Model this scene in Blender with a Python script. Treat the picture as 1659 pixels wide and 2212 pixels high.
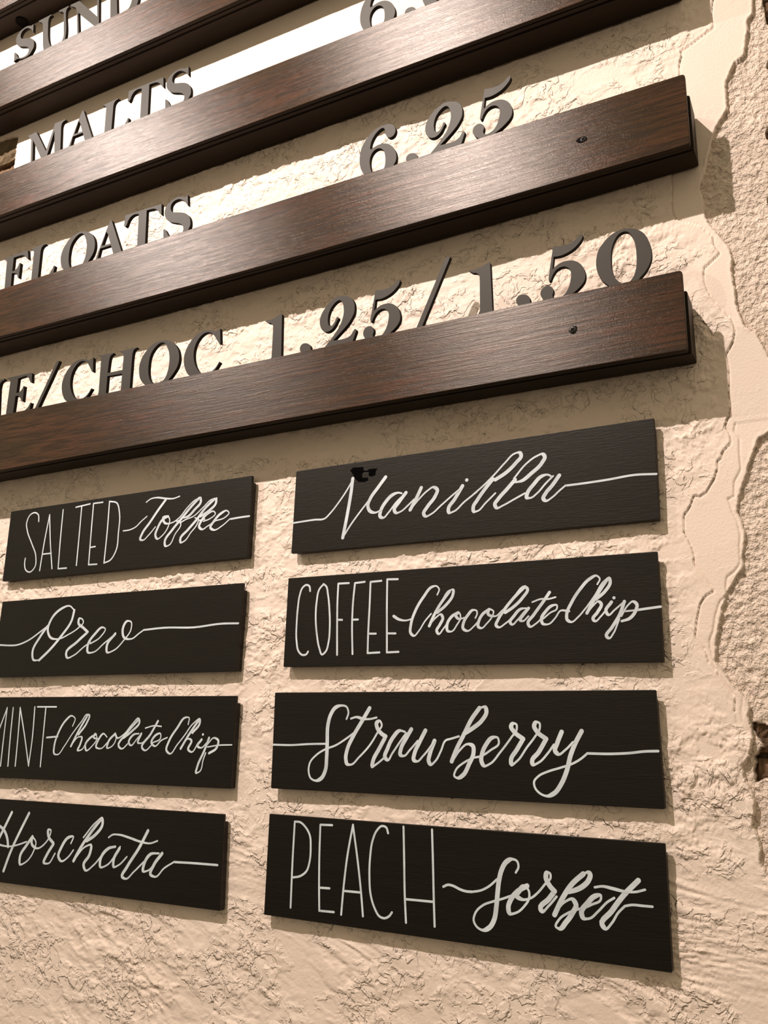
import bpy, bmesh, math, random
import numpy as np
from mathutils import Matrix, Vector

for o in list(bpy.data.objects): bpy.data.objects.remove(o)
SC = bpy.context.scene
COL = SC.collection
random.seed(7)

# ------------------------------------------------------------------ camera
cd = bpy.data.cameras.new('camera'); cam = bpy.data.objects.new('camera', cd); COL.objects.link(cam)
cd.sensor_fit = 'VERTICAL'; cd.sensor_height = 36.0; cd.lens = 36.0*1877.35/2212.0
cd.clip_start = 0.01; cd.clip_end = 50
cam.matrix_world = Matrix(((0.886963, 0.099783, 0.450932, 0.646246), (0.461637, -0.220531, -0.859219, -0.802175), (0.013709, 0.970263, -0.241666, 1.613607), (0.0, 0.0, 0.0, 1.0)))
SC.camera = cam

# ------------------------------------------------------------------ light
w = bpy.data.worlds.new('world'); SC.world = w; w.use_nodes = True
bg = w.node_tree.nodes['Background']; bg.inputs[0].default_value = (1.0, 0.885, 0.64, 1); bg.inputs[1].default_value = 0.56

def spot(name, loc, target, power, angle, blend, radius, col=(1.0, 0.92, 0.89)):
    l = bpy.data.lights.new(name, 'SPOT'); l.energy = power; l.spot_size = math.radians(angle); l.spot_blend = blend
    l.shadow_soft_size = radius; l.color = col
    o = bpy.data.objects.new(name, l); COL.objects.link(o); o.location = loc
    o.rotation_euler = (Vector(target)-Vector(loc)).to_track_quat('-Z', 'Y').to_euler()
    return o
spot('ceiling_spot_lamp', (-0.28, -1.46, 3.55), (0.12, 0, 2.08), 238, 98, 1.0, 0.016)
spot('ceiling_spot_lamp', (-1.50, -1.46, 3.55), (-0.36, 0, 2.60), 190, 40, 1.0, 0.016)

vs = SC.view_settings
SC.display_settings.display_device = 'sRGB'
vs.view_transform = 'Standard'; vs.look = 'None'; vs.gamma = 1.0; vs.exposure = 0.0; vs.use_curve_mapping = False

# ------------------------------------------------------------------ measured data
# measured data, all in millimetres on the wall (x right, z up)
RAILS={"4":{'t':[2.02374,-0.00455,0.00489],"b":[1.946,0.00059,-0.00665],"w":[1.9486,0.00297,-0.00696]},"3":{'t':[2.22668,0.00238,-0.00213],"b":[2.14543,-0.00146,0.01603],"w":[2.14451,0.00506,0.01879]},"2":{'t':[2.42813,-0.00405,-0.00984],"b":[2.35236,-0.00123,0.00308],"w":[2.34819,0.00534,0.00014]},"1":{'t':[2.62872,-0.00026,0.0],"b":[2.55438,-0.00333,0.0],"w":[2.55193,0.00062,0.0]},"0":{"b":[2.75554,0.0,0.0],"w":[2.75511,0.0,0.0],'t':[2.83434,0,0]}}
RAILS={int(k):v for k,v in RAILS.items()}
GLYPHS={
'E':[[[-356.8,2084.1,1],[-308.2,2083.6,1],[-305.5,2082.1,1],[-303.9,2068.2,1],[-306.4,2068.9,1],[-312.1,2077.1,0],[-316.4,2080.1,0],[-323.6,2080.0,0],[-332.1,2078.9,1],[-332.3,2057.6,1],[-326.6,2058.2,0],[-322.2,2061.2,0],[-319.6,2066.1,1],[-317.7,2065.3,1],[-317.5,2042.7,1],[-320.0,2043.6,1],[-322.8,2048.1,0],[-326.7,2051.9,0],[-333.3,2053.2,1],[-334.0,2027.9,1],[-322.8,2028.4,0],[-311.9,2028.8,0],[-306.0,2032.3,0],[-301.6,2038.7,1],[-299.7,2037.9,1],[-302.0,2027.6,1],[-302.4,2013.2,1],[-350.5,2015.0,1],[-348.6,2030.3,1],[-347.8,2076.5,1],[-350.6,2081.2,0]]],
'slash':[[[314.1,2097.6,1],[316.4,2099.7,0],[320.7,2098.9,1],[280.2,2015.0,1],[274.6,2016.2,1]]],
'C':[[[-191.5,2083.7,1],[-194.2,2081.3,0],[-196.9,2080.2,1],[-202.5,2083.0,0],[-210.9,2085.0,0],[-219.0,2084.8,0],[-227.8,2081.7,0],[-236.1,2074.4,0],[-242.0,2065.1,0],[-244.3,2055.9,0],[-243.2,2046.1,0],[-240.3,2038.5,0],[-236.3,2032.2,0],[-231.1,2027.8,0],[-223.7,2022.7,0],[-213.1,2019.4,0],[-203.4,2021.6,0],[-195.8,2028.1,0],[-187.5,2038.8,1],[-188.9,2039.8,1],[-193.1,2033.9,0],[-198.5,2029.8,0],[-205.2,2027.6,0],[-211.2,2027.6,0],[-217.8,2031.1,0],[-223.9,2038.8,0],[-227.5,2047.3,0],[-229.1,2057.2,0],[-228.0,2066.5,0],[-224.0,2074.6,0],[-218.3,2079.9,0],[-212.5,2082.0,0],[-207.4,2081.6,0],[-202.5,2079.1,0],[-197.2,2073.1,0],[-193.4,2067.3,0],[-190.7,2063.2,1],[-188.6,2062.6,1],[-190.6,2082.5,1]]],
'H':[[[-183.2,2084.4,1],[-155.5,2083.2,1],[-155.0,2081.7,1],[-159.0,2079.9,0],[-160.9,2076.0,0],[-161.5,2070.6,1],[-162.1,2056.1,1],[-136.5,2055.7,1],[-136.5,2072.1,1],[-137.8,2078.1,0],[-140.7,2081.0,0],[-144.8,2082.9,1],[-115.3,2083.1,1],[-114.8,2081.6,1],[-119.2,2080.3,0],[-121.1,2076.0,0],[-121.5,2069.9,1],[-120.9,2027.5,1],[-120.5,2014.2,1],[-138.6,2017.3,1],[-136.2,2029.8,1],[-136.5,2050.3,1],[-161.8,2051.4,1],[-161.6,2028.1,1],[-161.2,2014.2,1],[-180.1,2017.4,1],[-174.9,2031.1,1],[-176.2,2076.6,1],[-177.4,2080.8,0],[-179.5,2082.6,0]]],
'O':[[[-68.5,2083.3,0],[-77.2,2084.0,0],[-88.0,2081.6,0],[-97.5,2075.1,0],[-104.9,2065.8,0],[-108.0,2055.8,0],[-107.5,2046.5,0],[-104.7,2037.7,0],[-99.8,2031.2,0],[-93.3,2025.9,0],[-84.6,2021.0,0],[-73.6,2019.5,0],[-64.9,2022.4,0],[-57.4,2027.7,0],[-50.1,2035.2,0],[-45.0,2042.4,0],[-42.9,2050.1,0],[-43.3,2057.6,0],[-45.8,2065.6,0],[-50.9,2073.0,0],[-59.1,2079.5,0]],[[-71.9,2080.6,0],[-76.9,2080.3,0],[-82.9,2076.9,0],[-87.9,2071.7,0],[-91.0,2065.4,0],[-92.2,2056.6,0],[-92.1,2047.5,0],[-90.8,2039.7,0],[-88.1,2032.8,0],[-83.4,2027.1,0],[-75.8,2023.9,0],[-68.9,2026.4,0],[-63.5,2031.4,0],[-60.1,2039.3,0],[-58.7,2049.4,0],[-58.9,2058.4,0],[-61.1,2067.1,0],[-64.5,2073.8,0],[-68.1,2078.9,0]]],
'one':[[[106.5,2081.0,1],[102.3,2078.9,0],[95.3,2076.7,0],[84.3,2076.1,1],[88.4,2072.8,0],[92.9,2071.3,0],[95.5,2068.5,0],[96.2,2062.6,1],[96.0,2028.4,1],[94.6,2025.8,0],[91.5,2017.4,1],[114.8,2014.4,1],[110.6,2022.1,0],[109.5,2029.2,1],[108.1,2079.2,1]]],
'dot':[[[141.9,2036.3,0],[145.7,2034.8,0],[148.5,2031.6,0],[149.4,2027.6,0],[148.6,2024.1,0],[145.9,2022.0,0],[142.4,2021.9,0],[138.6,2023.5,0],[135.8,2026.8,0],[134.6,2030.7,0],[135.6,2034.3,0],[138.2,2036.3,0]]],
'two':[[[323.2,2290.4,0],[328.4,2288.2,0],[332.7,2284.2,0],[335.6,2278.0,0],[336.1,2271.3,0],[335.4,2266.5,0],[333.0,2261.8,0],[329.1,2256.2,0],[323.8,2250.9,0],[318.2,2246.1,0],[309.5,2238.9,1],[315.1,2238.5,0],[322.5,2238.3,0],[328.1,2239.1,0],[332.2,2241.4,0],[334.8,2245.1,0],[336.4,2247.2,1],[337.5,2247.1,0],[338.6,2245.6,0],[338.3,2243.4,1],[334.5,2232.6,1],[332.2,2224.1,1],[293.6,2228.0,1],[297.6,2232.4,1],[305.1,2239.9,0],[311.7,2247.4,0],[317.4,2255.2,0],[320.4,2262.5,0],[321.9,2269.4,0],[321.6,2277.0,0],[320.3,2282.1,0],[318.4,2285.4,0],[315.7,2286.7,0],[312.4,2285.8,0],[308.2,2282.7,0],[304.7,2278.3,0],[302.5,2273.0,0],[301.7,2267.6,0],[302.1,2261.9,0],[303.1,2258.8,0],[304.7,2257.5,0],[307.3,2257.7,0],[309.9,2260.6,0],[311.9,2264.1,0],[313.3,2266.8,0],[314.6,2266.5,0],[315.3,2264.3,0],[313.9,2262.0,0],[311.3,2257.1,0],[307.3,2252.9,0],[302.9,2251.1,0],[298.7,2251.6,0],[295.4,2253.8,0],[292.3,2258.7,0],[290.9,2264.3,0],[291.3,2270.3,0],[293.6,2276.1,0],[297.1,2281.0,0],[302.0,2285.9,0],[307.4,2289.2,0],[312.7,2291.5,0],[318.4,2291.7,0]]],
'five':[[[431.6,2081.8,1],[437.8,2080.6,0],[444.0,2080.3,0],[449.8,2081.1,0],[454.6,2083.5,0],[458.5,2087.0,0],[460.5,2087.8,0],[461.6,2086.3,0],[460.8,2082.8,0],[457.2,2078.1,0],[451.9,2073.8,0],[445.6,2071.0,0],[438.8,2069.6,0],[431.9,2070.0,1],[430.3,2057.2,1],[433.7,2059.7,0],[438.6,2062.1,0],[444.3,2062.7,0],[450.4,2061.6,0],[455.9,2058.2,0],[459.9,2053.1,0],[462.1,2047.0,0],[462.5,2041.3,0],[461.4,2037.0,0],[458.6,2033.1,0],[455.3,2030.1,0],[451.4,2027.2,0],[445.2,2023.6,0],[438.0,2020.7,0],[428.5,2020.3,0],[421.9,2023.9,0],[418.7,2028.2,0],[417.1,2032.2,0],[417.4,2035.7,0],[419.5,2038.9,0],[422.4,2040.3,0],[425.3,2040.2,0],[428.6,2038.1,0],[430.3,2034.7,0],[430.2,2031.7,0],[429.4,2029.3,0],[429.7,2026.7,0],[432.5,2024.5,0],[437.2,2025.2,0],[440.6,2026.9,0],[444.1,2031.0,0],[446.4,2036.0,0],[447.8,2041.8,0],[448.4,2046.3,0],[448.1,2050.4,0],[446.1,2054.3,0],[442.9,2056.6,0],[438.4,2057.0,0],[434.0,2055.1,0],[431.0,2051.6,0],[429.0,2047.7,0],[427.8,2045.1,0],[426.5,2044.8,0],[425.7,2047.2,1],[428.1,2062.2,1]]],
'zero':[[[506.0,2081.5,0],[500.7,2082.1,0],[494.3,2081.3,0],[487.3,2078.1,0],[481.1,2072.6,0],[476.7,2067.1,0],[474.1,2059.6,0],[473.2,2053.2,0],[473.5,2046.5,0],[475.0,2039.6,0],[477.9,2033.3,0],[482.6,2027.7,0],[489.5,2021.6,0],[498.2,2018.5,0],[506.8,2021.4,0],[514.1,2027.7,0],[518.3,2031.9,0],[522.5,2038.2,0],[524.9,2044.5,0],[525.4,2050.3,0],[524.6,2059.0,0],[522.1,2067.6,0],[518.1,2074.3,0],[512.6,2078.8,0]],[[502.8,2078.9,0],[498.7,2078.8,0],[495.4,2076.9,0],[492.5,2073.1,0],[490.0,2067.7,0],[488.3,2061.0,0],[487.7,2053.1,0],[487.7,2045.0,0],[489.0,2037.7,0],[491.3,2031.6,0],[494.7,2027.2,0],[499.4,2024.2,0],[504.4,2026.4,0],[507.7,2030.5,0],[510.0,2036.4,0],[511.2,2043.6,0],[511.5,2051.9,0],[511.2,2061.0,0],[509.4,2069.6,0],[507.2,2074.7,0],[505.2,2077.6,0]]],
'F':[[[-396.4,2280.0,1],[-390.6,2280.9,1],[-345.5,2281.7,1],[-342.0,2265.5,1],[-346.4,2269.2,0],[-350.6,2273.6,0],[-355.6,2276.1,0],[-363.9,2276.8,0],[-374.2,2276.6,1],[-373.8,2254.7,1],[-368.3,2255.3,0],[-363.8,2258.3,0],[-360.5,2264.8,1],[-358.1,2264.2,1],[-357.7,2239.4,1],[-360.4,2241.7,0],[-362.5,2247.2,0],[-366.4,2249.5,0],[-374.0,2251.5,1],[-373.0,2231.8,1],[-371.5,2216.3,1],[-386.1,2217.0,1],[-386.1,2230.9,1],[-388.6,2274.5,1],[-391.8,2277.2,0]]],
'L':[[[-340.4,2282.0,1],[-310.9,2283.2,1],[-308.2,2281.6,1],[-314.4,2280.4,0],[-317.0,2277.5,0],[-318.0,2272.1,1],[-317.1,2228.0,1],[-306.7,2226.4,0],[-299.2,2228.0,0],[-293.7,2231.9,0],[-289.5,2237.4,0],[-287.2,2242.3,1],[-284.8,2241.2,1],[-286.0,2232.2,1],[-287.1,2217.3,1],[-332.2,2216.7,1],[-330.7,2230.5,1],[-332.1,2275.3,1],[-334.7,2278.7,0]]],
'A':[[[-184.7,2285.6,1],[-188.7,2276.6,1],[-205.8,2230.9,1],[-209.7,2219.4,1],[-204.5,2218.7,1],[-201.4,2232.2,1],[-198.8,2245.4,1],[-179.1,2245.4,1],[-173.5,2231.6,1],[-168.7,2217.7,1],[-154.3,2218.0,1],[-158.9,2231.9,1],[-182.3,2284.5,1]],[[-190.1,2268.8,1],[-196.3,2249.2,1],[-180.6,2248.7,1],[-186.9,2264.4,1]]],
'T':[[[-157.6,2285.2,1],[-93.7,2284.2,1],[-92.1,2266.8,1],[-95.3,2270.1,0],[-98.4,2274.4,0],[-101.4,2277.6,0],[-105.0,2279.8,0],[-111.9,2281.1,0],[-119.1,2281.3,1],[-116.8,2231.7,1],[-116.0,2218.7,1],[-130.4,2219.1,1],[-130.9,2231.2,1],[-133.0,2280.2,1],[-140.8,2281.6,0],[-147.0,2279.8,0],[-151.2,2274.9,0],[-154.4,2267.7,0],[-155.9,2267.1,1],[-158.2,2269.4,1]]],
'S':[[[-49.5,2284.2,1],[-47.6,2267.7,1],[-49.9,2270.8,0],[-53.2,2275.2,0],[-56.4,2278.1,0],[-59.9,2280.5,0],[-63.3,2282.1,0],[-67.9,2282.5,0],[-73.0,2281.0,0],[-76.2,2277.9,0],[-77.1,2273.5,0],[-76.0,2269.1,0],[-73.3,2266.1,0],[-68.9,2264.3,0],[-60.1,2261.6,0],[-53.4,2258.9,0],[-47.2,2254.5,0],[-43.2,2248.9,0],[-41.6,2242.7,0],[-41.8,2236.0,0],[-44.1,2232.2,0],[-48.6,2226.7,0],[-57.4,2224.0,0],[-67.9,2225.4,0],[-77.3,2228.8,0],[-85.1,2226.9,1],[-86.8,2244.4,1],[-84.4,2243.6,0],[-80.9,2238.9,0],[-77.0,2232.4,0],[-70.1,2228.3,0],[-61.6,2227.4,0],[-55.3,2229.0,0],[-52.8,2233.4,0],[-53.2,2238.7,0],[-56.5,2242.9,0],[-62.0,2246.1,0],[-70.1,2249.3,0],[-77.0,2252.7,0],[-82.8,2258.3,0],[-86.0,2263.9,0],[-87.1,2269.4,0],[-86.1,2275.0,0],[-83.2,2279.9,0],[-78.5,2283.2,0],[-72.1,2285.4,0],[-65.6,2286.1,0],[-58.9,2284.7,0],[-53.6,2282.8,0],[-50.7,2283.5,0]]],
'M':[[[-378.2,2484.6,1],[-359.7,2485.9,1],[-333.2,2443.6,1],[-321.4,2483.0,1],[-320.8,2487.2,1],[-298.9,2486.7,1],[-298.2,2484.9,1],[-304.3,2482.6,0],[-306.0,2478.2,0],[-305.8,2471.6,1],[-301.9,2433.6,1],[-300.3,2419.5,1],[-314.1,2420.3,1],[-314.3,2434.0,1],[-319.8,2473.7,1],[-329.7,2434.4,1],[-333.4,2421.9,1],[-342.1,2433.9,1],[-365.0,2472.8,1],[-360.1,2432.8,1],[-359.1,2423.3,1],[-365.3,2423.3,1],[-364.2,2433.0,1],[-369.4,2474.3,1],[-371.6,2477.8,0],[-375.0,2481.3,0]]],
'six':[[[247.2,2288.0,0],[241.4,2289.3,0],[236.1,2289.5,0],[230.9,2288.6,0],[223.0,2285.3,0],[215.9,2278.9,0],[210.7,2271.2,0],[207.9,2262.1,0],[207.1,2253.7,0],[208.0,2244.7,0],[210.5,2237.3,0],[213.9,2231.3,0],[219.6,2224.9,0],[229.5,2220.2,0],[238.5,2221.3,0],[244.9,2225.1,0],[250.9,2231.3,0],[254.3,2236.4,0],[255.2,2242.6,0],[253.8,2249.6,0],[249.9,2256.8,0],[245.0,2261.8,0],[239.8,2264.5,0],[233.9,2265.5,0],[228.0,2264.5,0],[221.5,2262.6,1],[220.9,2264.5,1],[222.3,2272.1,0],[225.2,2277.8,0],[229.0,2282.2,0],[232.9,2284.9,0],[236.8,2285.9,0],[238.8,2284.5,0],[239.8,2281.5,0],[240.6,2276.6,0],[242.9,2272.4,0],[246.2,2270.0,0],[250.4,2270.6,0],[253.2,2274.2,0],[253.7,2278.7,0],[252.1,2283.2,0]],[[232.7,2260.2,0],[228.1,2260.1,0],[224.2,2257.4,0],[221.7,2252.9,0],[220.8,2247.2,0],[221.4,2240.4,0],[223.4,2232.5,0],[226.1,2227.8,0],[230.7,2225.7,0],[235.2,2227.5,0],[239.0,2231.5,0],[240.7,2237.5,0],[240.9,2244.0,0],[240.0,2250.9,0],[238.0,2256.2,0],[235.3,2258.9,0]]],
'U':[[[-388.3,2700.1,1],[-359.5,2700.3,1],[-358.7,2698.3,1],[-363.4,2696.9,0],[-365.0,2691.3,0],[-364.4,2681.7,1],[-360.2,2655.7,0],[-356.6,2645.1,0],[-349.9,2635.7,0],[-341.5,2631.5,0],[-333.9,2632.5,0],[-328.4,2637.6,0],[-326.1,2641.6,0],[-325.5,2647.1,1],[-331.3,2689.5,1],[-334.1,2693.8,0],[-341.9,2697.2,1],[-343.5,2700.4,1],[-322.0,2700.3,1],[-321.4,2698.1,1],[-325.6,2695.4,0],[-326.7,2688.3,1],[-321.1,2639.5,0],[-323.0,2629.7,0],[-333.1,2619.8,0],[-347.4,2619.0,0],[-359.2,2626.2,0],[-367.7,2637.1,0],[-370.7,2647.5,1],[-377.4,2688.9,1],[-380.2,2693.1,0],[-386.3,2696.9,1]]],
'N':[[[-318.1,2700.2,1],[-298.9,2699.3,1],[-255.8,2651.8,1],[-261.0,2689.9,1],[-266.4,2697.4,0],[-273.9,2701.8,1],[-248.5,2701.2,1],[-247.9,2698.9,1],[-254.7,2696.3,0],[-256.5,2687.9,1],[-250.9,2640.7,1],[-249.8,2630.1,1],[-255.7,2631.6,1],[-262.2,2639.2,1],[-298.5,2676.9,1],[-292.4,2640.4,1],[-290.8,2630.1,1],[-293.8,2630.1,1],[-295.7,2640.2,1],[-301.8,2679.8,1],[-305.8,2689.4,0],[-316.3,2696.3,1]]],
'D':[[[-247.6,2713.2,1],[-222.6,2712.5,0],[-205.1,2706.5,0],[-189.1,2692.0,0],[-177.3,2673.6,0],[-172.7,2656.6,0],[-173.5,2644.1,0],[-176.4,2635.4,0],[-184.1,2627.0,0],[-201.1,2623.4,1],[-228.6,2622.2,1],[-227.7,2637.8,1],[-234.6,2697.5,1],[-238.7,2705.5,0]],[[-222.2,2700.1,1],[-213.9,2638.8,1],[-202.5,2635.9,0],[-191.9,2638.2,0],[-187.4,2647.2,0],[-187.3,2661.1,0],[-191.4,2678.0,0],[-200.0,2691.0,0],[-212.0,2698.4,0]]]}
LETTERS=[
[1,"S","letter_s","grey cut-out letter S, first of the half hidden word on the upper left rail",-350.3,415.0],
[1,"U","letter_u","grey cut-out letter U standing on the second wooden rail from the top",0,0],
[1,"N","letter_n","grey cut-out letter N between the U and the D near the top left",0,0],
[1,"D","letter_d","grey cut-out letter D, cut off by the top edge of the picture",0,0],
[2,"M","letter_m","grey cut-out capital M starting the word MALTS",0,0],
[2,"A","letter_a","grey cut-out capital A in the word MALTS",-79.7,204.1],
[2,"L","letter_l","grey cut-out capital L in the word MALTS",116.1,201.4],
[2,"T","letter_t","grey cut-out capital T in the word MALTS",-16.5,203.9],
[2,"S","letter_s","grey cut-out letter S ending the word MALTS",-16.5,204.5],
[2,"six","number_six","grey cut-out numeral 6 cut off by the top edge of the picture",-4.0,199.5],
[2,"dot","price_point","grey round price point at the very top, right of the cut off 6",129.2,402.8],
[2,"two","number_two","lower edge of a grey cut-out numeral 2 at the top edge of the picture",-3.9,178.7],
[3,"F","letter_f","grey cut-out capital F starting the word FLOATS",0,0],
[3,"L","letter_l","grey cut-out capital L in the word FLOATS",0,0],
[3,"O","letter_o","grey cut-out capital O in the word FLOATS",-166.6,199.1],
[3,"A","letter_a","grey cut-out capital A in the word FLOATS",0,0],
[3,"T","letter_t","grey cut-out capital T in the word FLOATS",0,0],
[3,"S","letter_s","grey cut-out letter S ending the word FLOATS",0,0],
[3,"six","number_six","grey cut-out numeral 6 starting the price 6.25",0,0],
[3,"dot","price_point","grey round price point in the price 6.25",132.5,204.0],
[3,"two","number_two","grey cut-out two between the round point and the five, on the FLOATS rail",0,0],
[3,"five","number_five","grey cut-out five on the rail carrying FLOATS, nearest the rail screw",-69.5,210.0],
[4,"N","letter_n","serif tip of a grey letter cut off at the left edge, before the E",-112.6,-616.8],
[4,"E","letter_e","grey cut-out capital E at the left edge, before the slash and CHOC",0,0],
[4,"slash","slash_mark","grey cut-out slash between the E and the word CHOC",-574.5,-8.3],
[4,"C","letter_c","grey cut-out C starting the word CHOC",0,0],
[4,"H","letter_h","grey cut-out H in the word CHOC",0,0],
[4,"O","letter_o","grey cut-out O in the word CHOC",0,0],
[4,"C","letter_c","grey cut-out C ending the word CHOC",208.8,-2.5],
[4,"one","number_one","grey cut-out numeral 1 right after the word CHOC",0,0],
[4,"dot","price_point","grey round point between the lone numeral one after CHOC and the 2",0,0],
[4,"two","number_two","grey cut-out two on the lowest rail, right of the first round point",-130.7,-207.0],
[4,"five","number_five","grey cut-out five just left of the tall price slash",-200.4,-0.5],
[4,"slash","slash_mark","grey cut-out slash between the prices 1.25 and 1.50",0,0],
[4,"one","number_one","grey cut-out numeral 1 right of the slash in the price 1.50",257.1,1.2],
[4,"dot","price_point","grey round point right of the second numeral 1, beside the last 5",257.2,0.7],
[4,"five","number_five","grey cut-out five between the round point and the wide zero",0,0],
[4,"zero","number_zero","wide grey cut-out numeral 0 ending the price 1.50",0,0]]
SIGNS={"van":[[116.2,1896.3],[512.9,1898.1],[511.6,1800.9],[113.8,1801.0]],"cof":[[111.4,1773.5],[508.2,1771.7],[507.3,1673.3],[109.5,1676.5]],"str":[[100.1,1649.6],[499.6,1649.5],[500.9,1550.8],[100.1,1550.9]],"pea":[[99.7,1525.5],[499.5,1523.6],[498.8,1424.9],[98.2,1428.0]],"sal":[[-352.0,1897.3],[54.9,1898.9],[53.8,1801.4],[-352.7,1799.8]],"oreo":[[-347.5,1772.0],[50.5,1772.2],[48.0,1673.1],[-350.0,1671.7]],"mint":[[-348.8,1646.2],[49.2,1646.4],[47.8,1548.3],[-350.2,1546.4]],"hor":[[-356.9,1521.0],[41.1,1521.9],[42.6,1426.0],[-355.4,1425.1]]}
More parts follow.
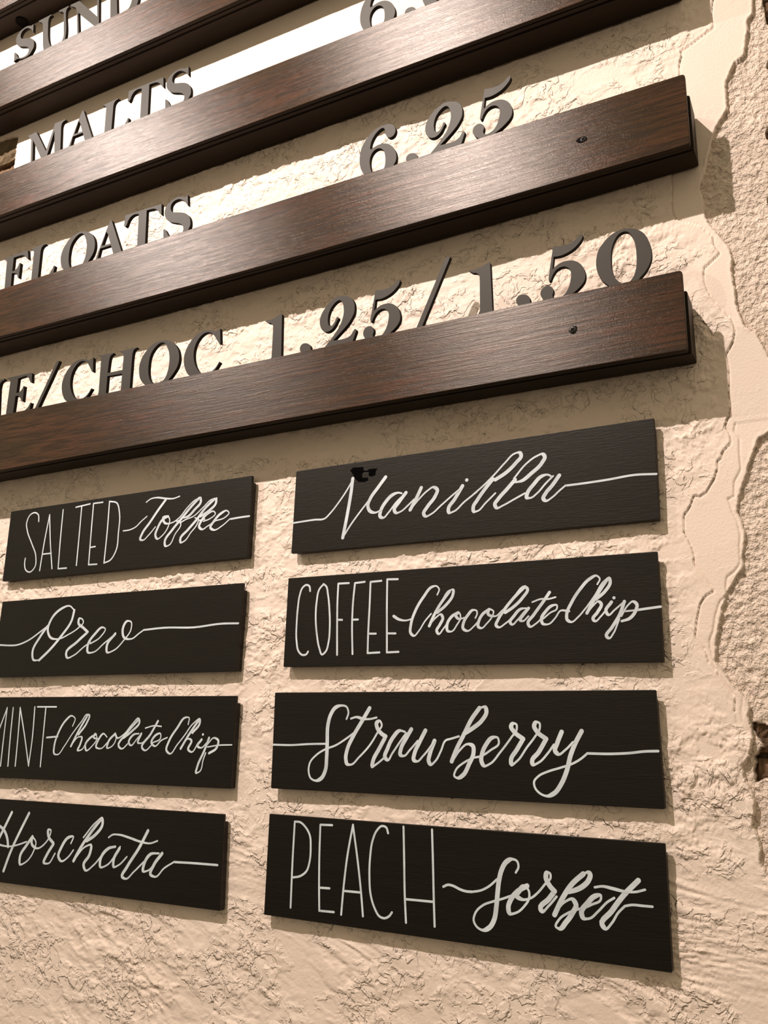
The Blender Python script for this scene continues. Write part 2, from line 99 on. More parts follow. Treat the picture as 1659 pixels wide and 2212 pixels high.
WORDS={
'van':[["script",[[1.9,3.9,113.9,1835.8,143.0,1836.9,156.5,1837.0,163.4,1842.5,174.0,1853.9,184.5,1867.4,190.7,1877.1],[1.9,3.9,190.7,1878.5,189.2,1864.8,185.2,1840.3,179.9,1813.2],[1.9,3.9,179.9,1813.2,190.2,1827.5,202.0,1841.3,211.6,1851.9],[1.9,3.9,231.3,1875.2,222.6,1865.0,213.0,1853.1,210.2,1845.9,212.9,1839.5,219.3,1837.1,226.7,1839.4],[1.9,3.9,250.6,1855.0,247.0,1856.1,240.4,1854.8,231.7,1847.7,226.0,1838.8,225.3,1832.2,229.0,1830.5,234.8,1835.2,243.5,1845.1,255.7,1855.1],[1.9,3.9,255.7,1855.1,247.8,1845.9,242.1,1837.2,244.3,1834.3,249.4,1835.1,257.9,1840.8,265.1,1846.7],[1.9,3.9,273.5,1858.4,267.9,1847.7,260.8,1835.9],[1.9,3.9,260.8,1835.9,270.7,1846.1,280.6,1854.3,287.6,1857.4,291.8,1854.3,289.0,1846.7,280.6,1837.1,276.4,1829.7,278.5,1827.1,284.8,1828.8,295.9,1836.8,308.3,1845.9,316.5,1851.5],[1.9,3.9,319.9,1855.0,311.0,1841.7,304.1,1832.0,304.8,1828.3,309.5,1828.9,321.7,1837.9,335.2,1846.7],[1.9,3.9,324.7,1861.2,324.6,1860.1],[1.9,3.9,331.6,1844.5,342.3,1852.3,354.3,1862.4,366.3,1873.8,376.8,1882.0,381.9,1882.0,383.1,1878.6,377.8,1872.3,367.3,1863.4,355.5,1857.2],[1.9,3.9,352.9,1858.1,344.9,1849.5,335.5,1837.7,331.5,1831.7,332.1,1826.6,336.0,1826.8,344.7,1834.2,355.3,1843.2],[1.9,3.9,374.9,1856.1,387.9,1869.7,399.4,1876.4,405.1,1877.5,407.1,1874.7,404.2,1868.8,392.7,1859.0,382.4,1852.6,376.1,1852.1],[1.9,3.9,376.1,1854.7,367.0,1845.6,357.7,1836.5,354.4,1831.8,356.3,1827.9,362.8,1829.7,374.4,1834.7,385.9,1839.7],[1.9,3.9,412.4,1854.0,410.0,1855.6,403.8,1855.1,394.8,1847.4,388.4,1839.4,387.6,1835.1,391.4,1834.3,398.3,1838.3,407.2,1847.2,414.8,1853.7],[1.9,3.9,420.9,1853.6,413.3,1844.0,406.9,1837.3,404.3,1832.0,406.7,1829.7,412.9,1832.3,420.4,1838.2,426.6,1842.7],[2.1,2.1,426.6,1842.7,443.3,1842.9,466.7,1843.7,492.9,1845.3,511.7,1843.8]]]],
'cof':[["capitals",[[2.1,2.1,140.6,1757.4,139.3,1762.9,135.6,1764.5,130.9,1762.0,127.3,1753.5,125.5,1740.1,124.7,1724.1,125.6,1702.9,128.4,1692.9,133.3,1688.9,138.7,1689.6,140.6,1692.2],[2.1,2.1,157.5,1764.0,152.3,1758.7,149.4,1745.5,148.8,1728.3,151.0,1709.9,154.6,1695.4,158.2,1688.6,162.4,1691.4,165.8,1701.6,166.8,1717.1,165.8,1735.4,163.3,1752.7,160.7,1761.6,157.5,1764.0],[2.1,2.1,188.9,1763.1,176.0,1763.3],[2.1,2.1,176.0,1763.3,175.5,1744.1,175.8,1721.9,176.8,1687.8],[2.1,2.1,176.4,1724.7,181.7,1724.3],[2.1,2.1,208.2,1763.2,196.4,1762.6],[2.1,2.1,196.4,1762.6,194.6,1743.1,194.0,1721.1,195.3,1688.2],[2.1,2.1,194.7,1723.9,201.0,1723.8],[2.1,2.1,227.9,1763.0,215.1,1762.7],[2.1,2.1,215.1,1762.7,214.4,1735.6,213.4,1710.1,213.1,1688.7],[2.1,2.1,213.5,1708.6,222.4,1708.3],[2.1,2.1,213.1,1688.7,227.0,1689.0],[2.1,2.1,247.0,1763.5,234.8,1764.1],[2.1,2.1,234.8,1764.1,234.8,1734.6,235.2,1709.3,235.5,1688.8],[2.1,2.1,235.6,1708.1,245.1,1707.7],[2.1,2.1,235.5,1688.8,248.8,1689.0]]],["script",[[1.6,3.0,242.8,1725.4,248.4,1722.0,256.1,1720.4,264.4,1721.9],[1.6,3.0,291.6,1744.7,293.7,1750.2,291.0,1753.5,286.2,1753.2,276.7,1743.7,267.1,1729.2,262.4,1715.8,262.4,1707.1,265.9,1704.5,271.3,1709.2,278.1,1718.8,284.9,1725.9],[1.6,3.0,297.0,1738.9,305.1,1748.3,309.0,1748.7,309.0,1745.0,301.0,1733.7,291.6,1726.8],[1.6,3.0,305.0,1747.1,294.3,1734.1,287.6,1723.3,282.9,1713.7],[1.6,3.0,283.5,1714.9,290.3,1722.0,295.6,1724.8,297.6,1721.6,294.3,1714.4,290.9,1708.5,292.9,1705.4,298.3,1710.6,304.9,1718.9],[1.6,3.0,314.2,1725.7,307.6,1722.4,302.2,1714.1,302.9,1708.0,306.8,1707.3,312.8,1713.7,316.7,1720.8,315.5,1725.1,311.5,1723.4,314.1,1719.7,321.9,1720.5],[1.6,3.0,332.3,1719.5,334.2,1723.6,333.6,1726.6,329.8,1727.4,324.6,1722.8,320.0,1715.8,319.3,1709.8,323.8,1707.2,330.9,1711.7,337.4,1718.6],[1.6,3.0,346.8,1727.2,340.4,1723.3,335.9,1716.3,335.2,1711.0,338.3,1709.3,344.1,1713.6,349.9,1720.5,351.2,1725.2,346.8,1727.2,345.5,1723.0,353.0,1720.3,360.7,1725.9],[1.6,3.0,372.1,1738.3,383.4,1747.2,385.8,1745.3,380.7,1736.7,370.6,1727.8,363.1,1723.4],[1.6,3.0,383.4,1747.2,372.1,1737.2,361.9,1725.8,355.5,1716.6,353.5,1711.4,356.0,1709.5,362.9,1712.8,372.9,1720.6],[1.6,3.0,384.1,1726.5,379.2,1726.2,371.7,1719.5,367.8,1713.8,369.6,1711.6,375.3,1715.8,381.5,1722.5,386.5,1727.0],[1.6,3.0,386.5,1726.4,380.2,1719.1,377.7,1715.7,380.1,1714.4,386.3,1718.8],[1.6,3.0,407.4,1740.4,401.1,1732.0,391.2,1719.7,385.5,1711.8,387.2,1708.9,393.3,1711.5,400.7,1718.1],[1.6,3.0,390.3,1732.0,398.8,1734.5,406.0,1734.1,413.1,1735.5],[1.6,3.0,400.6,1715.8,407.9,1721.3,413.9,1724.4,414.1,1727.9,409.3,1727.6,403.2,1722.6,398.8,1715.9,399.9,1711.2,405.2,1710.4,412.5,1716.4,417.4,1722.5,425.5,1721.6],[1.6,3.0,452.9,1745.2,455.4,1750.2,452.7,1753.2,446.3,1750.8,436.7,1741.6,428.1,1729.5,423.1,1718.3,423.5,1713.7,427.4,1711.5,433.4,1715.5,441.7,1724.2],[1.6,3.0,441.7,1724.2,450.2,1735.1,459.8,1748.2,463.9,1750.4,464.8,1747.3,459.3,1738.0,451.1,1731.6],[1.6,3.0,462.1,1749.2,454.9,1739.4,447.6,1728.4,442.1,1719.1],[1.6,3.0,442.7,1719.6,448.6,1726.1,453.3,1729.3,455.5,1727.4,451.7,1719.2,447.5,1713.2,449.1,1711.4,454.9,1715.7,462.0,1724.3],[1.6,3.0,465.0,1728.1,459.6,1719.9,461.7,1716.5,467.4,1720.7],[1.6,3.0,467.4,1732.3,467.4,1731.4],[1.6,3.0,467.4,1720.7,476.0,1727.5],[1.6,3.0,476.6,1728.0,471.6,1716.0,464.4,1705.2,459.1,1697.1,461.2,1695.4,465.3,1699.7,469.5,1708.3,471.4,1712.7],[1.6,3.0,473.2,1714.8,479.7,1724.5,484.2,1727.6,487.4,1725.2,485.9,1718.6,480.1,1712.3,473.5,1710.4],[1.6,3.0,476.1,1719.1,487.0,1719.7],[2.2,2.2,487.0,1719.7,497.9,1720.8,508.0,1721.7]]]],
'str':[["script",[[2.0,2.0,101.1,1595.3,124.6,1595.4,145.2,1596.8,165.5,1597.5],[2.0,4.1,189.9,1622.5,192.0,1628.9,189.6,1634.7,182.7,1635.9,176.6,1634.0,170.7,1626.2,167.9,1615.9,167.7,1599.2,167.5,1583.9,166.4,1571.3,162.1,1563.6,156.0,1560.8,149.0,1563.1,146.4,1569.3,147.6,1578.3,155.0,1586.1,165.7,1592.1,177.8,1596.2,189.7,1602.8,198.6,1608.6],[2.0,4.1,216.6,1633.4,208.7,1621.4,198.6,1606.1,191.5,1592.1,190.2,1583.3,191.9,1578.3,196.4,1577.8,205.1,1584.9,218.0,1597.7,226.5,1610.2,230.8,1617.2,228.5,1620.9,224.9,1619.0,225.8,1614.0,230.9,1608.4,235.3,1606.0],[2.0,4.1,195.2,1622.9,201.2,1624.5,210.1,1622.6,217.5,1622.7,224.8,1624.2],[2.0,4.1,235.3,1606.0,228.3,1594.2,221.3,1581.7,220.6,1576.7,225.6,1579.3,234.2,1585.7],[2.0,4.1,256.6,1610.7,250.9,1611.8,243.9,1605.6,237.6,1594.4,234.9,1585.7,237.8,1583.3,242.7,1589.6,251.1,1600.8,258.0,1609.5],[2.0,4.1,263.6,1613.2,258.1,1604.6,252.5,1594.7,251.9,1588.6,255.4,1587.7,262.3,1593.7,270.6,1602.3],[2.0,4.1,278.9,1612.2,272.0,1600.0,267.2,1590.2,266.6,1584.1,270.0,1583.0,276.2,1588.0,283.0,1595.4,288.5,1602.7],[2.0,4.1,288.5,1602.7,283.7,1590.6,282.4,1583.4,284.4,1580.5,289.1,1583.6,295.2,1593.3,300.6,1603.5,305.3,1604.8,314.0,1607.3],[2.0,4.1,307.9,1585.3,315.2,1594.9,323.1,1600.4,328.3,1598.7,328.9,1592.9,324.3,1582.3,317.6,1571.6,312.4,1569.1,309.1,1570.7,310.5,1576.0,319.0,1583.3,329.5,1588.2],[2.0,4.1,335.4,1633.7,327.3,1623.5,319.3,1609.2,311.2,1594.8,306.5,1584.1],[2.0,4.1,335.4,1633.7,341.3,1634.5,342.5,1630.7,337.9,1622.4,328.7,1615.2,319.4,1609.8],[2.0,4.1,329.6,1588.2,336.1,1589.6,346.4,1595.6,354.2,1601.6,353.0,1606.8,347.9,1606.7,341.4,1600.1,337.4,1591.9,336.7,1584.9,339.2,1581.0,345.0,1582.9,355.3,1593.5,366.9,1607.6,372.0,1614.6,371.5,1619.2,368.4,1619.7,366.5,1617.4,369.5,1612.2,378.0,1606.0],[2.0,4.1,378.0,1606.0,371.6,1596.2,365.8,1586.9,366.3,1582.9,371.3,1585.9,381.5,1598.7,389.1,1607.9,394.2,1616.0,393.7,1620.6,390.7,1621.1,388.8,1618.2,391.6,1612.5,399.9,1606.4],[2.0,4.1,399.9,1606.4,392.3,1594.4,386.0,1586.3,386.5,1583.6,392.0,1585.4,400.7,1593.5,406.9,1601.5],[2.0,4.1,414.5,1612.8,410.0,1602.7,407.9,1595.9,410.8,1593.2,417.4,1597.2,424.7,1604.1],[2.0,4.1,432.7,1613.7,427.1,1604.1,422.0,1592.9,418.0,1579.5,412.9,1568.4,405.5,1559.3,399.5,1556.8,393.6,1558.2,387.8,1564.1,387.3,1568.5,391.7,1573.7,400.2,1577.8,412.2,1581.6,422.8,1585.2,431.1,1589.8,437.1,1594.6],[2.2,2.2,437.1,1594.6,457.5,1594.7,474.2,1595.8,487.4,1597.5,498.4,1598.0]]]],
'pea':[["capitals",[[2.1,2.1,131.6,1519.7,130.7,1485.7,130.3,1438.0],[2.1,2.1,131.6,1519.7,138.2,1519.5,144.5,1515.5,150.2,1507.9,151.8,1495.8,151.2,1483.6,147.8,1473.7,140.4,1468.3,131.6,1466.3],[2.1,2.1,176.3,1518.9,162.8,1518.5],[2.1,2.1,162.5,1518.4,162.4,1488.1,163.2,1458.3,164.2,1438.4],[2.1,2.1,163.5,1459.5,175.0,1459.9],[2.1,2.1,164.2,1438.4,180.7,1438.8],[2.1,2.1,200.2,1520.7,194.8,1492.8,191.3,1464.3,189.1,1437.4],[2.1,2.1,200.2,1520.1,205.7,1491.3,210.8,1459.0,213.3,1438.4],[2.1,2.1,190.7,1459.0,210.8,1459.3],[2.1,2.1,239.3,1515.3,237.1,1520.5,232.2,1521.4,227.3,1517.5,222.5,1507.8,220.0,1492.3,219.6,1473.7,221.4,1457.7,225.8,1446.7,231.4,1439.9,236.3,1439.0,241.7,1441.5,244.4,1444.9],[2.1,2.1,255.9,1522.2,256.8,1495.1,257.8,1461.1,259.3,1437.5],[2.1,2.1,286.0,1521.4,287.0,1491.7,287.9,1458.3,288.7,1437.3],[2.1,2.1,258.5,1457.8,286.3,1458.2]]],["script",[[2.2,2.4,297.4,1472.2,301.9,1474.2,307.1,1473.8,314.7,1471.2,321.0,1470.2,325.9,1470.4],[2.0,4.3,324.8,1470.1,335.2,1472.6,343.0,1476.9,350.2,1483.1],[2.0,4.3,368.1,1490.2,370.7,1494.9,369.5,1499.9,364.5,1501.2,359.4,1498.5,354.8,1491.4,352.1,1482.1,350.6,1471.9,349.1,1459.5,347.0,1449.3,342.4,1442.2,336.0,1439.3,330.3,1441.5,327.3,1446.2,329.1,1453.1,336.3,1460.0,346.6,1464.3,355.6,1467.4,364.5,1471.0],[2.0,4.3,378.4,1480.0,369.6,1474.8,363.1,1467.5,360.5,1460.6,361.6,1455.8,367.9,1457.0,375.5,1463.2,380.0,1470.2,379.5,1476.8,375.9,1479.7,370.8,1474.9,368.2,1471.3,373.1,1468.5,381.8,1470.4,388.1,1475.3,395.6,1483.7,400.0,1488.4,399.5,1492.2,397.1,1492.6,395.8,1489.7,399.2,1481.8,403.3,1477.8],[2.0,4.3,403.3,1477.8,397.6,1470.8,390.1,1462.4,391.2,1460.4,397.4,1465.3,404.9,1473.6],[2.0,4.3,429.3,1494.1,434.1,1495.6,435.1,1494.1,433.8,1489.6,428.9,1484.4,420.5,1479.9,415.8,1478.4],[2.0,4.3,429.3,1494.1,419.6,1485.7,409.6,1471.9,402.6,1458.8],[2.0,4.3,403.3,1460.5,411.9,1469.9,419.1,1472.8,421.9,1468.7,418.7,1462.0,412.5,1453.9,406.4,1448.0,403.5,1449.3,406.6,1455.5,415.1,1461.7,424.7,1465.8],[2.0,4.3,424.6,1464.8,435.2,1470.0,443.5,1475.1,443.6,1478.2,439.0,1477.3,431.8,1470.8,426.3,1462.8,427.8,1458.7,432.4,1458.7,440.8,1465.3,449.1,1473.5,454.9,1477.2],[2.0,4.3,475.8,1492.7,462.9,1480.0,452.1,1466.4,443.7,1455.1,446.4,1452.3,451.7,1457.0,457.7,1465.9,463.6,1471.7],[2.0,4.3,463.6,1471.7,469.2,1473.1,478.0,1473.3,486.2,1473.4],[2.0,4.3,438.8,1484.2,445.1,1485.5,454.2,1484.5,463.1,1483.2,473.1,1483.6,480.9,1486.0]]]],
'sal':[["capitals",[[1.9,1.9,-294.8,1877.6,-297.0,1887.1,-303.9,1890.8,-313.2,1888.2,-318.0,1877.5,-314.4,1865.5,-303.7,1848.4,-292.7,1829.2,-292.2,1815.6,-300.6,1809.0,-309.1,1812.3,-312.8,1821.7,-312.6,1828.5],[1.9,1.9,-275.1,1884.8,-279.1,1853.1,-282.5,1809.7],[1.9,1.9,-275.1,1884.8,-268.3,1847.6,-259.7,1810.6],[1.9,1.9,-279.6,1831.6,-264.0,1831.5],[1.9,1.9,-250.8,1889.3,-250.2,1850.6,-248.6,1809.8],[1.9,1.9,-248.6,1809.8,-233.4,1809.6],[1.9,1.9,-227.5,1890.2,-202.2,1892.1],[1.9,1.9,-217.0,1890.7,-216.3,1852.0,-215.9,1811.8],[1.9,1.9,-180.1,1891.9,-196.3,1892.1],[1.9,1.9,-196.3,1892.1,-195.6,1852.4,-194.6,1811.1],[1.9,1.9,-195.2,1833.6,-185.9,1834.0],[1.9,1.9,-194.6,1811.1,-180.1,1810.7],[1.9,1.9,-168.5,1891.8,-167.7,1849.8,-168.2,1811.3],[1.9,1.9,-168.5,1891.8,-155.2,1888.1,-149.3,1874.3,-148.2,1848.1,-149.3,1826.6,-157.7,1814.4,-168.2,1811.3]]],["script",[[1.6,3.3,-105.8,1883.9,-99.3,1887.3,-89.0,1888.0,-75.2,1885.4,-61.6,1883.9,-52.5,1885.7],[1.6,3.3,-140.2,1850.3,-128.9,1850.8,-119.9,1853.5,-111.4,1859.9,-102.7,1865.4],[1.6,3.3,-73.9,1884.0,-85.1,1871.7,-97.3,1856.8,-108.5,1843.5,-110.7,1836.9,-106.4,1835.3,-97.9,1840.7,-87.5,1850.5],[1.6,3.3,-68.5,1862.0,-77.1,1858.4,-83.9,1848.4,-86.5,1839.7,-83.3,1835.0,-75.1,1838.7,-67.2,1848.5,-65.4,1857.2,-68.5,1862.0,-76.2,1861.0,-73.3,1854.4,-61.0,1853.3,-50.5,1858.4,-38.4,1870.4,-26.1,1878.7,-19.8,1879.8],[1.6,3.3,-19.8,1879.8,-19.0,1875.3,-27.3,1866.6,-37.4,1858.8,-43.8,1857.7],[1.6,3.3,-21.9,1880.0,-34.0,1869.9,-46.0,1858.0,-60.2,1844.4,-70.9,1829.5,-69.4,1825.0,-63.9,1825.4,-55.2,1838.7,-47.5,1850.2,-49.0,1854.2,-54.5,1854.4],[1.6,3.3,-48.8,1851.7,-41.4,1854.9,-28.7,1858.0,-14.5,1867.9,-2.5,1876.1,4.3,1876.3],[1.6,3.3,4.3,1876.3,4.2,1871.1,-5.6,1862.6,-17.9,1856.9],[1.6,3.3,1.3,1876.2,-12.2,1865.9,-24.0,1853.1,-36.0,1842.1,-46.9,1830.9,-45.9,1827.4,-40.2,1828.6,-31.3,1838.2,-22.5,1847.8,-20.8,1853.7,-26.4,1856.0],[1.6,3.3,-20.7,1852.0,-11.2,1852.8],[1.6,3.3,-13.1,1850.3,-2.8,1852.8,4.2,1858.1,1.9,1860.9,-5.4,1860.0,-15.4,1852.3,-19.0,1844.0,-14.4,1840.5,-6.3,1843.7,5.9,1849.3],[1.6,3.3,5.9,1849.3,18.2,1851.6,24.4,1856.9,21.7,1859.7,12.6,1857.3,2.8,1848.8,-1.9,1841.5,3.6,1838.1,14.7,1841.7,26.1,1849.1],[2.2,2.2,26.1,1849.1,40.7,1849.8,53.8,1850.0]]]],
'oreo':[["script",[[2.1,2.1,-381.5,1713.5,-342.2,1713.9,-326.0,1712.9,-310.2,1712.9,-289.2,1718.3,-269.3,1728.4,-256.7,1735.4],[1.8,3.5,-256.7,1735.4,-268.3,1721.9,-279.1,1702.9,-276.0,1693.2,-265.2,1692.4],[1.8,3.5,-211.7,1753.7,-214.4,1741.1,-229.4,1722.6,-247.7,1705.3,-265.2,1692.4],[1.8,3.5,-211.7,1753.7,-219.9,1759.5,-234.3,1757.0,-250.5,1744.8,-255.3,1730.0,-250.0,1721.3,-234.7,1718.2,-217.7,1723.3,-201.4,1731.1,-193.7,1738.1,-195.6,1741.3,-201.5,1742.7,-202.2,1737.4,-192.7,1730.7,-184.8,1725.2],[1.8,3.5,-184.8,1725.2,-201.9,1713.3,-218.7,1699.2,-216.6,1694.6,-205.4,1696.8,-189.5,1706.7,-178.9,1712.6],[1.8,3.5,-178.7,1710.5,-162.8,1718.2,-155.7,1728.2,-160.1,1730.1,-171.8,1722.7,-182.7,1708.6,-181.6,1700.3,-171.7,1700.0,-156.2,1709.8,-140.8,1719.5],[1.8,3.5,-138.3,1721.4,-150.4,1707.6,-149.4,1699.4,-138.6,1701.2,-123.7,1712.8,-113.2,1726.6,-114.1,1734.7,-121.0,1736.0,-126.7,1727.1,-124.2,1716.9,-110.5,1714.4,-100.5,1720.1,-93.0,1724.2],[2.2,2.2,-93.0,1724.2,-62.0,1725.6,-16.6,1724.3,24.3,1726.9,46.6,1726.3]]]],
'mint':[["capitals",[[1.9,1.9,-351.5,1630.7,-344.9,1559.5],[1.9,1.9,-351.5,1630.7,-332.1,1584.6],[1.9,1.9,-313.9,1632.9,-332.1,1584.6],[1.9,1.9,-313.9,1632.9,-314.1,1589.1,-313.9,1560.8],[1.9,1.9,-303.1,1632.9,-302.3,1595.5,-300.7,1561.2],[1.9,1.9,-290.1,1633.0,-288.3,1595.8,-287.4,1561.6],[1.9,1.9,-290.1,1633.0,-275.6,1596.0,-263.6,1562.4],[1.9,1.9,-263.7,1634.0,-262.2,1596.2,-263.6,1562.4],[1.9,1.9,-259.2,1634.1,-226.0,1634.1],[1.9,1.9,-244.2,1633.0,-243.7,1596.5,-243.1,1562.2]]],["script",[[2.2,2.2,-237.3,1597.0,-218.8,1598.5],[1.5,2.7,-195.0,1611.2,-192.0,1620.2,-198.1,1623.5,-207.3,1618.1,-218.0,1602.9,-222.8,1586.9,-221.5,1578.0,-215.7,1577.2,-205.7,1587.3,-195.0,1601.3,-180.4,1617.3,-173.1,1625.2,-168.8,1624.3,-171.8,1615.4,-183.8,1601.5],[1.5,2.7,-171.6,1624.3,-184.4,1605.4,-194.5,1587.5],[1.5,2.7,-193.4,1589.5,-183.4,1598.5,-177.9,1598.6,-179.5,1589.8,-182.7,1582.9,-176.0,1584.0,-169.0,1593.9],[1.5,2.7,-155.0,1601.9,-164.0,1597.9,-171.1,1589.0,-169.0,1583.2,-160.1,1588.2,-153.2,1598.1,-156.5,1602.9,-158.7,1598.9,-150.3,1596.6],[1.5,2.7,-137.2,1599.3,-143.0,1603.1,-150.2,1596.2,-153.2,1587.4,-146.2,1585.7,-133.9,1594.5],[1.5,2.7,-124.4,1603.3,-133.9,1594.5,-135.6,1586.8,-127.9,1588.9,-122.5,1598.6,-124.4,1603.3,-121.2,1598.6,-111.1,1602.6,-99.4,1614.2,-89.8,1620.9,-88.2,1618.1,-98.6,1606.6,-110.7,1598.8],[1.5,2.7,-89.7,1619.9,-106.1,1604.5,-117.4,1589.1,-113.2,1586.4,-102.2,1593.2],[1.5,2.7,-88.0,1603.9,-95.6,1602.8,-102.2,1593.2,-99.4,1590.5,-89.9,1598.2,-84.1,1603.9],[1.5,2.7,-84.1,1603.9,-88.1,1593.5,-81.8,1593.6,-74.8,1599.4],[1.5,2.7,-60.3,1618.3,-70.1,1603.2,-81.2,1588.0,-77.1,1585.3,-66.4,1592.1],[1.5,2.7,-78.4,1610.2,-66.1,1613.0,-54.7,1612.4],[1.5,2.7,-66.6,1593.9,-54.7,1599.7,-55.2,1604.3,-62.5,1602.4,-67.9,1593.9,-62.5,1590.3,-53.2,1597.0,-44.9,1600.2],[1.5,2.7,-15.8,1615.0,-15.2,1622.4,-20.1,1622.7,-31.2,1611.1,-42.0,1596.2,-44.8,1586.1,-39.5,1582.5,-29.5,1592.8,-20.7,1602.1,-7.6,1616.9,0.4,1621.0,0.7,1617.0,-9.0,1605.9],[1.5,2.7,-0.7,1620.3,-13.6,1604.0,-24.3,1588.4],[1.5,2.7,-23.2,1590.2,-13.3,1599.5,-9.5,1597.7,-13.4,1587.7,-8.4,1585.1,0.2,1595.2],[1.5,2.7,4.6,1598.9,-0.7,1591.6,4.1,1589.9,13.0,1596.4],[1.5,2.7,6.0,1604.9,6.1,1603.8],[1.5,2.7,15.0,1600.9,9.1,1586.4,1.1,1570.1,-0.2,1563.0,5.0,1564.9,8.7,1577.5,11.6,1584.7],[1.5,2.7,13.2,1593.7,21.9,1601.0,27.9,1598.4,26.2,1590.4,16.3,1584.5],[1.5,2.7,13.4,1591.0,27.1,1593.1,46.5,1594.0]]]],
'hor':[["script",[[1.9,3.7,-284.2,1506.6,-291.5,1493.4,-300.7,1477.2,-310.0,1460.9],[1.9,3.7,-253.9,1507.2,-266.4,1485.2,-279.7,1459.2,-287.4,1438.5],[1.9,3.7,-306.1,1490.6,-294.7,1485.4,-287.1,1476.1,-284.0,1466.7],[1.9,3.7,-311.7,1470.6,-299.1,1467.9,-281.1,1467.2,-264.1,1470.9,-253.0,1474.5],[1.9,3.7,-244.0,1480.9,-252.4,1470.7,-261.8,1456.7,-260.4,1448.3,-252.1,1450.8,-239.9,1464.0,-237.4,1475.6,-243.8,1479.9,-244.2,1473.2,-234.8,1468.2,-221.7,1474.7,-214.7,1484.6,-214.2,1490.3,-218.4,1490.1,-217.4,1483.5,-207.8,1475.7],[1.9,3.7,-207.7,1474.8,-216.9,1461.9,-220.7,1453.3,-212.8,1452.9,-203.4,1464.8],[1.9,3.7,-179.2,1477.6,-176.2,1485.2,-184.2,1483.8,-193.6,1472.9,-197.4,1461.5,-192.7,1457.2,-181.2,1462.7,-174.2,1470.6],[1.9,3.7,-160.1,1485.4,-141.3,1504.0,-133.4,1508.2,-131.9,1502.7,-142.0,1489.3,-154.3,1482.1],[1.9,3.7,-135.1,1507.1,-150.1,1490.6,-163.8,1473.2,-172.6,1458.8],[1.9,3.7,-170.3,1461.7,-156.1,1475.5,-147.2,1478.0,-148.4,1467.0,-156.1,1455.5,-152.8,1450.3,-140.5,1456.7,-128.9,1468.4],[1.9,3.7,-109.6,1478.8,-119.6,1476.3,-130.8,1462.9,-130.0,1455.7,-120.0,1458.3,-108.6,1469.9,-102.1,1479.3],[1.9,3.7,-103.1,1477.4,-110.5,1464.4,-109.6,1457.3,-102.3,1459.7,-90.9,1469.4],[1.9,3.7,-63.1,1498.8,-74.6,1479.4,-89.7,1458.9,-95.9,1447.9,-90.7,1446.2,-79.3,1454.5,-65.8,1466.0],[1.9,3.7,-121.0,1487.9,-116.2,1490.9,-106.1,1491.9,-90.7,1489.9,-72.9,1486.6,-58.1,1485.9,-48.2,1489.1],[1.9,3.7,-45.0,1476.3,-56.9,1474.6,-65.4,1462.6,-66.0,1456.4,-57.6,1458.0,-48.9,1467.3,-40.2,1476.6],[1.9,3.7,-40.2,1476.6,-51.0,1463.7,-54.8,1453.9,-47.4,1451.9,-36.4,1461.4,-22.9,1469.0],[2.3,2.3,-22.9,1469.0,2.5,1469.9,36.3,1470.5]]]]}
EDGE=[[633.0,2330.4],[631.3,2309.7],[625.6,2304.2],[624.6,2291.2],[621.6,2275.7],[619.0,2265.7],[610.7,2260.1],[605.7,2251.1],[600.5,2241.0],[600.0,2228.0],[599.4,2209.8],[593.1,2201.3],[586.2,2190.8],[580.5,2172.4],[576.9,2158.7],[573.4,2147.1],[568.6,2135.0],[568.4,2133.4],[570.2,2117.8],[570.8,2099.3],[574.9,2089.0],[583.3,2074.3],[589.8,2061.5],[591.5,2047.8],[589.9,2039.5],[590.2,2031.8],[591.7,2015.2],[591.5,2001.4],[594.1,1988.1],[597.0,1979.0],[606.8,1968.6],[611.6,1952.2],[618.0,1936.6],[620.9,1911.1],[616.3,1887.2],[615.2,1875.3],[607.9,1873.0],[599.3,1868.9],[594.9,1856.9],[589.7,1845.9],[586.3,1835.7],[583.0,1827.4],[578.8,1817.3],[576.9,1804.2],[579.5,1794.4],[582.2,1784.8],[579.7,1775.6],[577.8,1761.9],[577.0,1752.7],[570.3,1743.0],[564.6,1735.1],[561.6,1728.9],[557.3,1717.2],[554.7,1705.6],[551.3,1694.9],[549.7,1684.9],[548.9,1674.1],[552.7,1667.8],[557.9,1658.9],[564.6,1649.3],[569.9,1642.4],[573.7,1634.6],[571.2,1628.7],[573.2,1618.5],[573.9,1612.6],[571.5,1602.5],[569.2,1594.1],[563.7,1586.4],[565.4,1577.3],[569.4,1566.8],[571.1,1558.7],[569.5,1548.9],[568.0,1540.8],[571.2,1531.4],[572.1,1523.5],[570.4,1513.1],[574.5,1506.3],[578.5,1499.6],[585.9,1479.6]]
